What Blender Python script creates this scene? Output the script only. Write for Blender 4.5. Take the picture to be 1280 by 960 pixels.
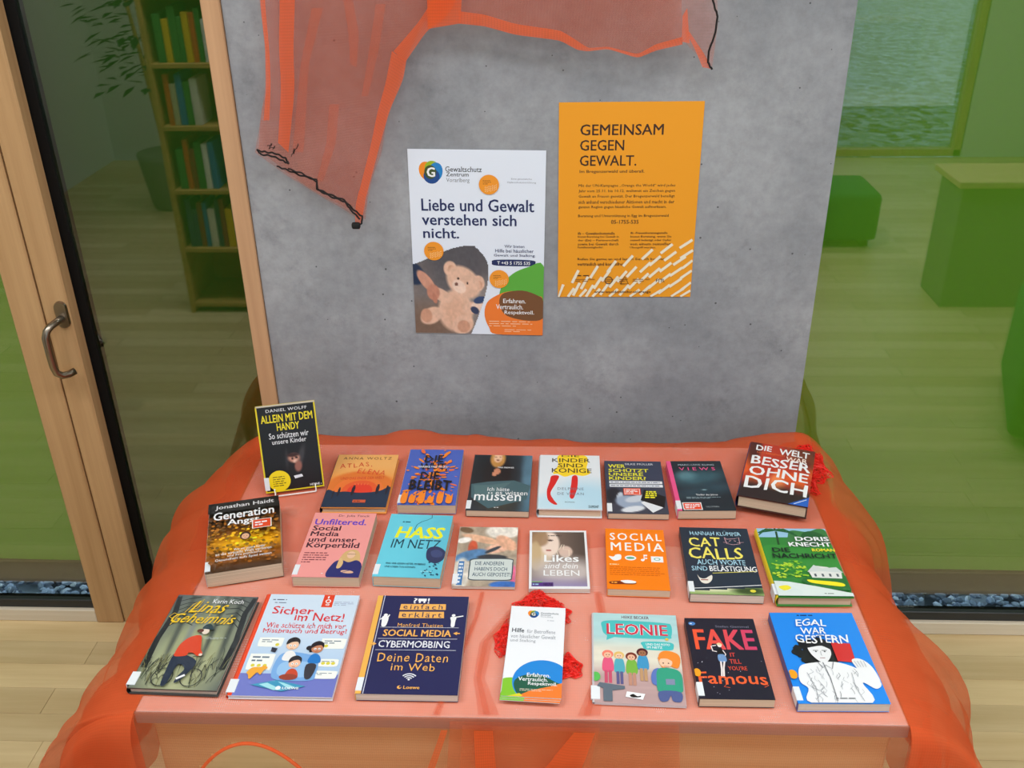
import bpy, bmesh, math, random
import numpy as np
from mathutils import Vector, Matrix
random.seed(7); RNG = np.random.RandomState(11)
scn = bpy.context.scene
for o in list(bpy.data.objects): bpy.data.objects.remove(o)
C = scn.collection

# ---------------------------------------------------------------- camera
CAM_Z = 1.80
FOC = 1200.0                       # focal length in pixels of the 1280 px wide frame
def _rig():
    d = np.array([35.0, 2270.0, FOC]); d /= np.linalg.norm(d)
    fw = np.array([50.0, 0, FOC]); fw[1] = -(fw[0]*d[0] + FOC*d[2])/d[1]; fw /= np.linalg.norm(fw)
    return np.array([np.cross(d, fw), fw, -d])
RW = _rig()
cd = bpy.data.cameras.new('camera'); cam = bpy.data.objects.new('camera', cd); C.objects.link(cam)
cd.sensor_width = 36; cd.lens = FOC/1280*36; cd.clip_start = .05
r_, u_, b_ = RW @ np.array([1, 0, 0]), RW @ np.array([0, -1, 0]), -(RW @ np.array([0, 0, 1]))
cam.matrix_world = Matrix(((r_[0], u_[0], b_[0], 0), (r_[1], u_[1], b_[1], 0), (r_[2], u_[2], b_[2], CAM_Z), (0, 0, 0, 1)))
scn.camera = cam
def px(p, z=None, y=None):          # measured pixel -> world point on a horizontal or a vertical plane
    r = RW @ np.array([p[0]-640, p[1]-480, FOC])
    t = (z-CAM_Z)/r[2] if z is not None else y/r[1]
    return r*t + np.array([0, 0, CAM_Z])

# ---------------------------------------------------------------- world, lights, exposure
scn.view_settings.view_transform = 'Standard'; scn.view_settings.look = 'None'
scn.view_settings.exposure = 0.0; scn.view_settings.gamma = 1.0; scn.view_settings.use_curve_mapping = False
w = bpy.data.worlds.new('sky'); scn.world = w; w.use_nodes = True
bg = w.node_tree.nodes['Background']; bg.inputs[0].default_value = (.62, .78, 1, 1); bg.inputs[1].default_value = 1.6
def area(name, loc, sx, sy, power, col, rot=(0, 0, 0)):
    l = bpy.data.lights.new(name, 'AREA'); l.shape = 'RECTANGLE'; l.size = sx; l.size_y = sy; l.energy = power; l.color = col
    o = bpy.data.objects.new(name, l); C.objects.link(o); o.location = loc; o.rotation_euler = rot; return o
LIGHTS = [(-1.5, .55, 2.96), (.35, .35, 2.96), (2.0, .55, 2.96), (-1.5, -1.5, 2.96), (.35, -1.5, 2.96), (2.0, -1.5, 2.96)]
for i, p in enumerate(LIGHTS):
    area('ceiling_lamp_light', p, 1.25, .5, [34, 28, 28, 13, 13, 13][i], (.97, .985, 1))
# daylight entering through the tall windows of the wall behind the photographer
area('window_daylight', (.9, -2.6, 1.5), 3.6, 2.2, 10, (.8, .9, 1), (math.radians(90), 0, 0))

# ---------------------------------------------------------------- helpers
def s2l(c):
    c = np.asarray(c, float)/255.0
    return np.where(c <= .04045, c/12.92, ((c+.055)/1.055)**2.4)
def lin(c): return tuple(s2l(c)) + (1.0,)
def mat(name, col=(200, 200, 200), rough=.5, metal=0, spec=.5):
    m = bpy.data.materials.new(name); m.use_nodes = True; b = m.node_tree.nodes['Principled BSDF']
    b.inputs['Base Color'].default_value = lin(col); b.inputs['Roughness'].default_value = rough
    b.inputs['Metallic'].default_value = metal; b.inputs['Specular IOR Level'].default_value = spec
    return m
def N(m, t, **kw):
    n = m.node_tree.nodes.new(t)
    for k, v in kw.items():
        if k in n.inputs: n.inputs[k].default_value = v
        else: setattr(n, k, v)
    return n
def L(m, a, b): m.node_tree.links.new(a, b)
def ramp(m, src, stops):
    r = N(m, 'ShaderNodeValToRGB'); e = r.color_ramp.elements
    while len(e) < len(stops): e.new(.5)
    for k, (p, c) in enumerate(stops): e[k].position = p; e[k].color = lin(c)
    L(m, src, r.inputs[0]); return r
def coords(m, scale=(1, 1, 1), kind='Object'):
    tc = N(m, 'ShaderNodeTexCoord'); mp = N(m, 'ShaderNodeMapping'); mp.inputs['Scale'].default_value = scale
    L(m, tc.outputs[kind], mp.inputs[0]); return mp.outputs[0]
def bump(m, src, strength, dist=.002):
    b = N(m, 'ShaderNodeBump'); b.inputs['Strength'].default_value = strength; b.inputs['Distance'].default_value = dist
    L(m, src, b.inputs['Height']); L(m, b.outputs[0], m.node_tree.nodes['Principled BSDF'].inputs['Normal'])
def link(name, me, m=None, parent=None):
    o = bpy.data.objects.new(name, me); C.objects.link(o)
    if m is not None:
        for k in (m if isinstance(m, (list, tuple)) else [m]): me.materials.append(k)
    if parent is not None: o.parent = parent
    return o
def empty(name, loc=(0, 0, 0), rz=0):
    o = bpy.data.objects.new(name, None); C.objects.link(o); o.location = loc; o.rotation_euler = (0, 0, rz); o.empty_display_size = .05
    return o
def tag(o, label, cat, group=None):
    o['label'] = label; o['category'] = cat
    if group: o['group'] = group
    return o
def struct(o): o['kind'] = 'structure'; return o
class MB:
    """collects simple solids, then links them as ONE mesh object"""
    def __init__(s): s.bm = bmesh.new()
    def box(s, x0, y0, z0, x1, y1, z1, bev=0, seg=1):
        r = bmesh.ops.create_cube(s.bm, size=1); vs = r['verts']
        bmesh.ops.scale(s.bm, vec=(x1-x0, y1-y0, z1-z0), verts=vs)
        bmesh.ops.translate(s.bm, vec=((x0+x1)/2, (y0+y1)/2, (z0+z1)/2), verts=vs)
        if bev:
            es = list({e for v in vs for e in v.link_edges})
            bmesh.ops.bevel(s.bm, geom=es, offset=bev, segments=seg, affect='EDGES', profile=.5)
        return s
    def tube(s, pts, rad, n=8, closed=False):
        pts = [Vector(p) for p in pts]; m = len(pts); rings = []
        up = None
        for i, p in enumerate(pts):
            a = pts[(i-1) % m] if (closed or i > 0) else p
            b = pts[(i+1) % m] if (closed or i < m-1) else p
            t = (b-a).normalized() if (b-a).length > 1e-9 else Vector((0, 0, 1))
            if up is None: up = t.orthogonal().normalized()
            up = (up - t*up.dot(t)); up = up.normalized() if up.length > 1e-6 else t.orthogonal().normalized()
            sd = t.cross(up); r = rad[i] if hasattr(rad, '__len__') else rad
            rings.append([s.bm.verts.new(p + (up*math.cos(2*math.pi*k/n) + sd*math.sin(2*math.pi*k/n))*r) for k in range(n)])
        for i in range(m if closed else m-1):
            A, B = rings[i], rings[(i+1) % m]
            for k in range(n): s.bm.faces.new((A[k], A[(k+1) % n], B[(k+1) % n], B[k]))
        if not closed:
            s.bm.faces.new(list(reversed(rings[0]))); s.bm.faces.new(rings[-1])
        return s
    def build(s, name, m, parent=None, smooth=False):
        bmesh.ops.recalc_face_normals(s.bm, faces=s.bm.faces)
        me = bpy.data.meshes.new(name); s.bm.to_mesh(me); s.bm.free()
        if smooth:
            for p in me.polygons: p.use_smooth = True
        return link(name, me, m, parent)
def grid_mesh(name, P, m, parent=None, uv=None, mask=None):
    """P: (nu, nv, 3) array -> smooth grid sheet"""
    nu, nv = P.shape[:2]
    idx = np.arange(nu*nv).reshape(nu, nv)
    F = np.stack([idx[:-1, :-1], idx[1:, :-1], idx[1:, 1:], idx[:-1, 1:]], -1).reshape(-1, 4)
    if mask is not None: F = F[mask.reshape(-1)]
    me = bpy.data.meshes.new(name); me.from_pydata(P.reshape(-1, 3).tolist(), [], F.tolist())
    for p in me.polygons: p.use_smooth = True
    if uv is not None:
        l = me.uv_layers.new(name='UVMap'); U = uv.reshape(-1, 2)
        vi = np.empty(len(me.loops), dtype=np.int32); me.loops.foreach_get('vertex_index', vi)
        l.data.foreach_set('uv', U[vi].astype(np.float32).ravel())
    me.update()
    return link(name, me, m, parent)
_ng = {}
def vnoise(X, Y, seed=0):
    """smooth value noise, numpy"""
    if seed not in _ng: _ng[seed] = np.random.RandomState(seed).rand(64, 64)
    g = _ng[seed]; xi = np.floor(X).astype(int); yi = np.floor(Y).astype(int); fx = X-xi; fy = Y-yi
    fx = fx*fx*(3-2*fx); fy = fy*fy*(3-2*fy); xi %= 64; yi %= 64; x2 = (xi+1) % 64; y2 = (yi+1) % 64
    return (g[xi, yi]*(1-fx)+g[x2, yi]*fx)*(1-fy) + (g[xi, y2]*(1-fx)+g[x2, y2]*fx)*fy
def fbm(X, Y, seed=0, o=3):
    return sum(vnoise(X*2**k, Y*2**k, seed+k)*.5**k for k in range(o))/sum(.5**k for k in range(o))

# ---------------------------------------------------------------- materials
M = {}
def wood(name, a, b, axis=0, rough=.45, spec=.35, stripes=60, rings=1.0):
    m = mat(name, a, rough, 0, spec); sc = [stripes]*3; sc[axis] = 1.2
    v = coords(m, tuple(sc)); n = N(m, 'ShaderNodeTexNoise', Scale=1.0, Detail=5.0, Roughness=.6); L(m, v, n.inputs['Vector'])
    oi = N(m, 'ShaderNodeObjectInfo')
    r = ramp(m, n.outputs[0], [(.3, a), (.7, b)])
    hs = N(m, 'ShaderNodeHueSaturation'); L(m, r.outputs[0], hs.inputs['Color'])
    mr = N(m, 'ShaderNodeMapRange'); mr.inputs[3].default_value = 1-.13*rings; mr.inputs[4].default_value = 1+.1*rings
    L(m, oi.outputs['Random'], mr.inputs[0]); L(m, mr.outputs[0], hs.inputs['Value'])
    L(m, hs.outputs[0], m.node_tree.nodes['Principled BSDF'].inputs['Base Color'])
    bump(m, n.outputs[0], .15, .0006); return m
M['frame_wood'] = wood('spruce_frame', (196, 158, 114), (174, 136, 94), 2, .5, .3, 45, .3)
M['jamb_wood'] = wood('spruce_jamb', (204, 162, 124), (188, 146, 110), 2, .5, .3, 60, .3)
M['sill_wood'] = wood('pale_sill', (225, 214, 196), (208, 195, 172), 0, .5, .3, 60, .2)
M['plank'] = wood('oak_plank', (220, 197, 152), (198, 171, 124), 0, .42, .35, 22, 1)
M['cabinet_wood'] = wood('birch_cabinet', (214, 184, 138), (194, 162, 116), 0, .5, .3, 30, .2)
M['shelf_wood'] = wood('shelf_wood', (200, 160, 90), (180, 138, 72), 0, .5, .3, 30, .2)
M['black_gasket'] = mat('black_gasket', (9, 9, 10), .6, 0, .2)
M['dark_rail'] = mat('dark_rail', (34, 38, 42), .4)
M['steel'] = mat('brushed_steel', (150, 140, 128), .3, 1)
M['white_lacquer'] = mat('white_lacquer', (243, 241, 238), .45)
M['white_wire'] = mat('white_wire', (240, 240, 238), .35)
M['plaster'] = mat('white_plaster', (205, 205, 200), .9)
M['black_cord'] = mat('black_cord', (12, 11, 12), .8)
M['sticker'] = mat('label_paper', (228, 234, 240), .5)
M['lamp'] = mat('lamp_diffuser', (255, 255, 255), .5)
b = M['lamp'].node_tree.nodes['Principled BSDF']; b.inputs['Emission Color'].default_value = (1, .96, .92, 1); b.inputs['Emission Strength'].default_value = 2.5
def concrete():
    m = mat('fair_faced_concrete', (140, 142, 145), .62, 0, .35)
    v = coords(m)
    n1 = N(m, 'ShaderNodeTexNoise', Scale=2.6, Detail=6.0, Roughness=.62); L(m, v, n1.inputs['Vector'])
    n2 = N(m, 'ShaderNodeTexNoise', Scale=38.0, Detail=4.0, Roughness=.7); L(m, v, n2.inputs['Vector'])
    r1 = ramp(m, n1.outputs[0], [(.25, (122, 126, 133)), (.5, (151, 154, 160)), (.75, (176, 179, 184))])
    r2 = ramp(m, n2.outputs[0], [(.3, (214, 212, 212)), (.62, (255, 255, 255))])
    mx = N(m, 'ShaderNodeMix', data_type='RGBA', blend_type='MULTIPLY'); mx.inputs[0].default_value = .55
    L(m, r1.outputs[0], mx.inputs[6]); L(m, r2.outputs[0], mx.inputs[7])
    vo = N(m, 'ShaderNodeTexVoronoi', Scale=26.0); L(m, v, vo.inputs['Vector'])          # air pores
    n3 = N(m, 'ShaderNodeTexNoise', Scale=7.0, Detail=2.0); L(m, v, n3.inputs['Vector'])
    ad = N(m, 'ShaderNodeMath', operation='MULTIPLY_ADD'); ad.inputs[1].default_value = -.14; ad.inputs[2].default_value = .115
    L(m, n3.outputs[0], ad.inputs[0])
    lt = N(m, 'ShaderNodeMath', operation='LESS_THAN'); L(m, vo.outputs['Distance'], lt.inputs[0]); L(m, ad.outputs[0], lt.inputs[1])
    m2 = N(m, 'ShaderNodeMix', data_type='RGBA'); L(m, lt.outputs[0], m2.inputs[0]); L(m, mx.outputs[2], m2.inputs[6]); m2.inputs[7].default_value = lin((84, 86, 90))
    # dark damp blotches
    n4 = N(m, 'ShaderNodeTexNoise', Scale=5.5, Detail=7.0, Roughness=.75); L(m, v, n4.inputs['Vector'])
    r4 = ramp(m, n4.outputs[0], [(.56, (255, 255, 255)), (.74, (196, 196, 198))])
    m3 = N(m, 'ShaderNodeMix', data_type='RGBA', blend_type='MULTIPLY'); m3.inputs[0].default_value = .8
    L(m, m2.outputs[2], m3.inputs[6]); L(m, r4.outputs[0], m3.inputs[7])
    L(m, m3.outputs[2], m.node_tree.nodes['Principled BSDF'].inputs['Base Color'])
    bump(m, n2.outputs[0], .25, .0015); return m
M['concrete'] = concrete()
def netting(name, col, cover, trans=.35, weave=.0034, contrast=.3, streak=.1):
    """open knitted netting: part threads, part holes"""
    m = bpy.data.materials.new(name); m.use_nodes = True; nt = m.node_tree; nt.nodes.clear()
    out = N(m, 'ShaderNodeOutputMaterial'); mix = N(m, 'ShaderNodeMixShader'); tr = N(m, 'ShaderNodeBsdfTransparent')
    di = N(m, 'ShaderNodeBsdfDiffuse'); tl = N(m, 'ShaderNodeBsdfTranslucent'); m2 = N(m, 'ShaderNodeMixShader'); m2.inputs[0].default_value = trans
    di.inputs[0].default_value = lin(col); tl.inputs[0].default_value = lin(col)
    L(m, di.outputs[0], m2.inputs[1]); L(m, tl.outputs[0], m2.inputs[2])
    uv = N(m, 'ShaderNodeTexCoord').outputs['UV']; sp = N(m, 'ShaderNodeSeparateXYZ'); L(m, uv, sp.inputs[0])
    def wave(o, per):
        a = N(m, 'ShaderNodeMath', operation='MULTIPLY'); a.inputs[1].default_value = 2*math.pi/per; L(m, o, a.inputs[0])
        s = N(m, 'ShaderNodeMath', operation='SINE'); L(m, a.outputs[0], s.inputs[0]); return s.outputs[0]
    a = N(m, 'ShaderNodeMath', operation='ADD'); L(m, wave(sp.outputs[0], weave), a.inputs[0]); L(m, wave(sp.outputs[1], weave*1.7), a.inputs[1])
    n = N(m, 'ShaderNodeTexNoise', Scale=9.0, Detail=4.0, Roughness=.6); L(m, uv, n.inputs['Vector'])
    b = N(m, 'ShaderNodeMath', operation='MULTIPLY_ADD'); b.inputs[1].default_value = contrast*.25; b.inputs[2].default_value = cover-streak*.5; L(m, a.outputs[0], b.inputs[0])
    c = N(m, 'ShaderNodeMath', operation='MULTIPLY_ADD', use_clamp=True); c.inputs[1].default_value = streak; L(m, n.outputs[0], c.inputs[0]); L(m, b.outputs[0], c.inputs[2])
    L(m, c.outputs[0], mix.inputs[0]); L(m, tr.outputs[0], mix.inputs[1]); L(m, m2.outputs[0], mix.inputs[2]); L(m, mix.outputs[0], out.inputs[0])
    return m
M['net'] = netting('orange_netting', (236, 118, 70), .53, contrast=.05, streak=.26)
M['net_front'] = netting('orange_netting_front', (240, 122, 74), .30, contrast=.12)
M['net_soft'] = netting('orange_netting_soft', (236, 112, 68), .25, contrast=.08)
M['net_side'] = netting('orange_netting_side', (240, 114, 66), .58, contrast=.07)
M['net_wall'] = netting('orange_netting_wall', (224, 112, 72), .26, contrast=.1, trans=.3)
M['net_fold'] = netting('orange_netting_folded', (252, 112, 58), .60, contrast=.15)
M['net_red'] = mat('red_netting', (238, 34, 22), .5)
def glass(name, tint, ior):
    m = bpy.data.materials.new(name); m.use_nodes = True; nt = m.node_tree; nt.nodes.clear()
    out = N(m, 'ShaderNodeOutputMaterial'); mix = N(m, 'ShaderNodeMixShader'); tr = N(m, 'ShaderNodeBsdfTransparent'); gl = N(m, 'ShaderNodeBsdfGlossy')
    tr.inputs[0].default_value = lin(tint); gl.inputs['Roughness'].default_value = .012
    # Schlick reflectance of one pane face, the same from both sides
    ge = N(m, 'ShaderNodeNewGeometry'); dt = N(m, 'ShaderNodeVectorMath', operation='DOT_PRODUCT'); L(m, ge.outputs['Incoming'], dt.inputs[0]); L(m, ge.outputs['Normal'], dt.inputs[1])
    ab = N(m, 'ShaderNodeMath', operation='ABSOLUTE'); L(m, dt.outputs['Value'], ab.inputs[0]); iv = N(m, 'ShaderNodeMath', operation='SUBTRACT', use_clamp=True); iv.inputs[0].default_value = 1; L(m, ab.outputs[0], iv.inputs[1])
    pw = N(m, 'ShaderNodeMath', operation='POWER'); pw.inputs[1].default_value = 5; L(m, iv.outputs[0], pw.inputs[0])
    fr = N(m, 'ShaderNodeMath', operation='MULTIPLY_ADD', use_clamp=True); r0 = ((ior-1)/(ior+1))**2; fr.inputs[1].default_value = 1-r0; fr.inputs[2].default_value = r0; L(m, pw.outputs[0], fr.inputs[0])
    L(m, fr.outputs[0], mix.inputs[0]); L(m, tr.outputs[0], mix.inputs[1]); L(m, gl.outputs[0], mix.inputs[2]); L(m, mix.outputs[0], out.inputs[0]); return m
M['glass'] = glass('window_glass', (235, 240, 236), 2.35)
def fabric(name, col, trans):
    m = bpy.data.materials.new(name); m.use_nodes = True; nt = m.node_tree; nt.nodes.clear()
    out = N(m, 'ShaderNodeOutputMaterial'); di = N(m, 'ShaderNodeBsdfDiffuse'); tl = N(m, 'ShaderNodeBsdfTranslucent'); mx = N(m, 'ShaderNodeMixShader')
    mx.inputs[0].default_value = trans; di.inputs[0].default_value = lin(col); tl.inputs[0].default_value = lin(col)
    L(m, di.outputs[0], mx.inputs[1]); L(m, tl.outputs[0], mx.inputs[2]); L(m, mx.outputs[0], out.inputs[0]); return m
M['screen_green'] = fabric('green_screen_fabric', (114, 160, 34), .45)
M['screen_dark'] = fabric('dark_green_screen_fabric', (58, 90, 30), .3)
M['brown_bar'] = mat('bronze_bar', (92, 74, 50), .5)
M['green_fabric'] = mat('green_upholstery', (20, 110, 50), .9)
M['grey_lino'] = mat('grey_front', (120, 118, 100), .6)
M['gravel'] = mat('gravel_stone', (150, 158, 168), .7)
m = M['gravel']; g = N(m, 'ShaderNodeNewGeometry')
r = ramp(m, g.outputs['Random Per Island'], [(0, (84, 92, 106)), (.4, (150, 166, 190)), (.8, (206, 220, 240)), (1, (246, 250, 255))])
L(m, r.outputs[0], m.node_tree.nodes['Principled BSDF'].inputs['Base Color'])
M['soil'] = mat('dark_soil', (50, 48, 44), .95)
m = M['soil']; v = coords(m, (14, 14, 14)); n = N(m, 'ShaderNodeTexVoronoi', Scale=1.0); L(m, v, n.inputs['Vector'])
r = ramp(m, n.outputs['Color'], [(.2, (30, 34, 38)), (.8, (190, 200, 214))]); L(m, r.outputs[0], m.node_tree.nodes['Principled BSDF'].inputs['Base Color'])
# printed covers: colour comes with the mesh
def printed(name, rough, coat=0):
    m = mat(name, (200, 200, 200), rough, 0, .5); a = N(m, 'ShaderNodeVertexColor'); a.layer_name = 'Col'
    L(m, a.outputs[0], m.node_tree.nodes['Principled BSDF'].inputs['Base Color']); return m
M['print'] = printed('printed_cover', .36); M['poster_print'] = printed('printed_poster', .5)
def pages(name, a, b):
    m = mat(name, a, .8, 0, .2); v = coords(m, (3, 3, 1500)); n = N(m, 'ShaderNodeTexNoise', Scale=1.0, Detail=2.0); L(m, v, n.inputs['Vector'])
    r = ramp(m, n.outputs[0], [(.35, a), (.65, b)]); L(m, r.outputs[0], m.node_tree.nodes['Principled BSDF'].inputs['Base Color']); return m
M['pages_white'] = pages('white_pages', (222, 214, 204), (186, 176, 166))
M['pages_cream'] = pages('cream_pages', (218, 200, 176), (184, 166, 142))

# ---------------------------------------------------------------- room
struct(MB().box(-3.2, -2.8, -.05, 3.4, .8, 0).build('floor', M['plank'], None))
floor = bpy.data.objects['floor']
m = M['floor_far'] = mat('oak_floor', (200, 168, 118), .42, 0, .35)
v = coords(m); br = N(m, 'ShaderNodeTexBrick', Scale=1.0); L(m, v, br.inputs['Vector'])
br.inputs['Color1'].default_value = lin((218, 194, 150)); br.inputs['Color2'].default_value = lin((196, 168, 122)); br.inputs['Mortar'].default_value = lin((120, 96, 62))
br.inputs['Mortar Size'].default_value = .0012; br.inputs['Brick Width'].default_value = .95; br.inputs['Row Height'].default_value = .084
L(m, br.outputs[0], m.node_tree.nodes['Principled BSDF'].inputs['Base Color'])
floor.data.materials[0] = m
sub = MB().box(-3.2, .8, -.05, 3.4, 2.02, -.014).build('subfloor', M['black_gasket'], floor)
pm = {}
rowh = .0838
for j in range(15):
    y1 = 1.995-j*rowh; y0 = y1-rowh+.0008
    if y0 < .70: break
    x = -3.15 + random.random()*-.0
    first = True
    while x < 3.38:
        ln = random.uniform(.55, 1.25)
        if first: ln *= random.uniform(.3, 1); first = False
        x1 = min(x+ln, 3.4)
        MB().box(x+.0004, max(y0, .8), -.014, x1-.0004, y1, random.uniform(-.0003, .0003), .0007).build('plank', M['plank'], floor)
        x = x1
wf = struct(MB().box(-.65, 2.0, -.05, .589, 2.24, 3.0).build('wall_front', M['concrete']))
struct(MB().box(-3.2, -2.82, 3.0, 3.4, 2.22, 3.1).build('ceiling', M['plaster']))
struct(MB().box(-3.3, -2.82, -.05, -3.2, 2.22, 3.0).build('wall_left', M['plaster']))
struct(MB().box(3.4, -2.82, -.05, 3.5, 2.22, 3.0).build('wall_right', M['plaster']))
wb = MB().box(-3.2, -2.92, -.05, -.9, -2.82, 3.0).box(2.9, -2.92, -.05, 3.4, -2.82, 3.0).box(-.9, -2.92, 2.5, 2.9, -2.82, 3.0)
struct(wb.build('wall_back', M['plaster']))
w3 = struct(empty('window_3', (1, -2.87, 0)))
for xx in (-.88, .35, 1.6, 2.88): MB().box(xx-1-.03, -.04, 0, xx-1+.03, .05, 2.5, .003).build('mullion', M['frame_wood'], w3)
MB().box(-1.9, -.04, 0, 1.9, .05, .05, .003).build('sill', M['frame_wood'], w3)
MB().box(-1.88, -.005, .05, 1.88, .005, 2.5).build('glass_pane', M['glass'], w3)

# front glazing: left door, left fixed window, right fixed window
GY = 2.035
def loc_box(x0, y0, z0, x1, y1, z1, org, bev=.002): return MB().box(x0-org[0], y0-org[1], z0-org[2], x1-org[0], y1-org[1], z1-org[2], bev)
def glazing(org, x0, x1, par, nm):
    loc_box(x0, 1.998, .040, x1, 2.014, .068, org, .002).build('bottom_rail', M['dark_rail'], par)
    loc_box(x0, 2.014, .0, x1, 2.05, .046, org, .001).build('glazing_bead', M['black_gasket'], par)
    loc_box(x0, GY, .046, x1, GY+.008, 3.0, org, 0).build('glass_pane', M['glass'], par)
    loc_box(x0+.0005, 1.988, .0, x1-.0005, 2.014, .040, org, .002).build(nm, M['sill_wood'], par)
d1 = struct(empty('door_1', (-1.24, 1.985, 0))); o1 = (-1.24, 1.985, 0)
loc_box(-1.240, 1.985, .0, -1.1665, 2.06, 3.0, o1, .003).build('door_stile', M['frame_wood'], d1)
loc_box(-3.2, 1.985, .0, -3.12, 2.06, 3.0, o1, .003).build('door_stile', M['frame_wood'], d1)
loc_box(-1.1672, 1.997, .0, -1.1628, 2.05, 3.0, o1, .0).build('door_gap', mat('door_gap_brown', (92, 56, 26), .8), d1)
loc_box(-1.1625, 1.985, .0, -1.100, 2.026, 3.0, o1, .003).build('door_post', M['frame_wood'], d1)
loc_box(-1.1625, 2.026, .0, -1.078, 2.06, 3.0, o1, .001).build('door_gasket', M['black_gasket'], d1)
glazing(o1, -3.12, -1.240, d1, 'door_sill')
# steel pull handle
h = empty('door_handle', (-1.118-o1[0], -.002, .925)); h.parent = d1
pl = MB(); 
ring = []
pl.bm.free(); bmh = bmesh.new()
vs = []
for k in range(24):
    a = 2*math.pi*k/24; ex = .0135*math.cos(a); ez = .0135*math.sin(a) + (.018 if math.sin(a) > 0 else -.018)
    vs.append((ex, ez))
top = [bmh.verts.new((x, -.006, z)) for x, z in vs]; bot = [bmh.verts.new((x*1.1, 0.002, z*1.05)) for x, z in vs]
bmh.faces.new(top)
for k in range(24): bmh.faces.new((top[k], top[(k+1) % 24], bot[(k+1) % 24], bot[k]))
me = bpy.data.meshes.new('handle_plate'); bmh.to_mesh(me); bmh.free(); link('handle_plate', me, M['steel'], h)
pts = []
def arc(c, r, a0, a1, n, f): return [f(c, r, a0+(a1-a0)*k/n) for k in range(n+1)]
pts = [(0, 0, -.008), (-.006, -.024, -.009), (-.012, -.040, -.012), (-.018, -.050, -.020), (-.022, -.054, -.034), (-.022, -.055, -.07), (-.021, -.055, -.108), (-.018, -.053, -.124), (-.010, -.046, -.134), (0, -.034, -.136), (.008, -.022, -.134)]
MB().tube(pts, .0085, 14).build('handle_grip', M['steel'], h, True)

w1 = struct(empty('window_1', (-.9, 1.99, 0))); o2 = (-.9, 1.99, 0)
loc_box(-.690, 1.992, .0, -.6515, 2.10, 3.0, o2, .002).build('jamb', M['jamb_wood'], w1)
glazing(o2, -1.078, -.690, w1, 'window_sill')
w2 = struct(empty('window_2', (.6, 1.99, 0))); o3 = (.6, 1.99, 0)
glazing(o3, .5895, 3.4, w2, 'window_sill')

# outside: screens in front of the windows, gravel strip
for nm, x0, x1, mm, lab in (('roller_screen', -3.2, -1.215, 'screen_green', 'bright green roller screen behind the glass door with the steel handle'),
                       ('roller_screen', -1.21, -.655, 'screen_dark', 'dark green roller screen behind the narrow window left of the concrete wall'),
                       ('roller_screen', .592, 3.4, 'screen_green', 'bright green roller screen behind the wide window right of the concrete wall')):
    e = tag(empty(nm, ((x0+x1)/2, 2.12, .055)), lab, 'screen', 'roller screens outside')
    hw = (x1-x0)/2
    nx = 40; X = np.linspace(-hw, hw, nx); Z = np.linspace(.055, 2.95, 12)
    Pm = np.zeros((nx, 12, 3)); Pm[..., 0] = X[:, None]; Pm[..., 2] = Z[None]; Pm[..., 1] = .004*np.sin(X*5)[:, None]
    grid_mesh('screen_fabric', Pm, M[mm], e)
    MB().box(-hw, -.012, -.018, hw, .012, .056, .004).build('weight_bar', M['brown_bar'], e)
struct(MB().box(-3.4, 2.05, -.2, 3.6, 6.5, -.12).build('ground_front', M['soil']))
struct(MB().box(-16, -40, -.2, 18, -2.92, -.1).build('ground_back', M['soil']))
# gravel: one joined bed of real stones
def stones(name, boxes, label):
    base = bmesh.new(); bmesh.ops.create_icosphere(base, subdivisions=1, radius=1)
    BV = np.array([v.co[:] for v in base.verts]); BF = np.array([[v.index for v in f.verts] for f in base.faces]); base.free()
    V = []; F = []; k = 0
    for (x0, x1, y0, y1, n, z, s0, s1) in boxes:
        for _ in range(n):
            s = RNG.uniform(s0, s1); v_ = BV*(1+RNG.uniform(-.28, .28, (len(BV), 1)))*np.array([s, s*RNG.uniform(.6, 1), s*RNG.uniform(.4, .75)])
            a = RNG.uniform(0, 6.28); c_, s_ = math.cos(a), math.sin(a)
            v_ = np.stack([v_[:, 0]*c_-v_[:, 1]*s_, v_[:, 0]*s_+v_[:, 1]*c_, v_[:, 2]], 1) + np.array([RNG.uniform(x0, x1), RNG.uniform(y0, y1), z+RNG.uniform(-.004, .012)])
            V.append(v_); F.append(BF+k); k += len(BV)
    me = bpy.data.meshes.new(name); me.from_pydata(np.concatenate(V).tolist(), [], np.concatenate(F).tolist()); me.update()
    o = link(name, me, M['gravel']); tag(o, label, 'gravel'); o['kind'] = 'stuff'; return o
stones('gravel_bed', [(-3.1, -.7, 2.16, 2.6, 2900, -.105, .009, .018), (.62, 3.3, 2.16, 2.6, 3200, -.105, .009, .018)], 'loose grey and white gravel strip outside along the bottom of the windows')

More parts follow.
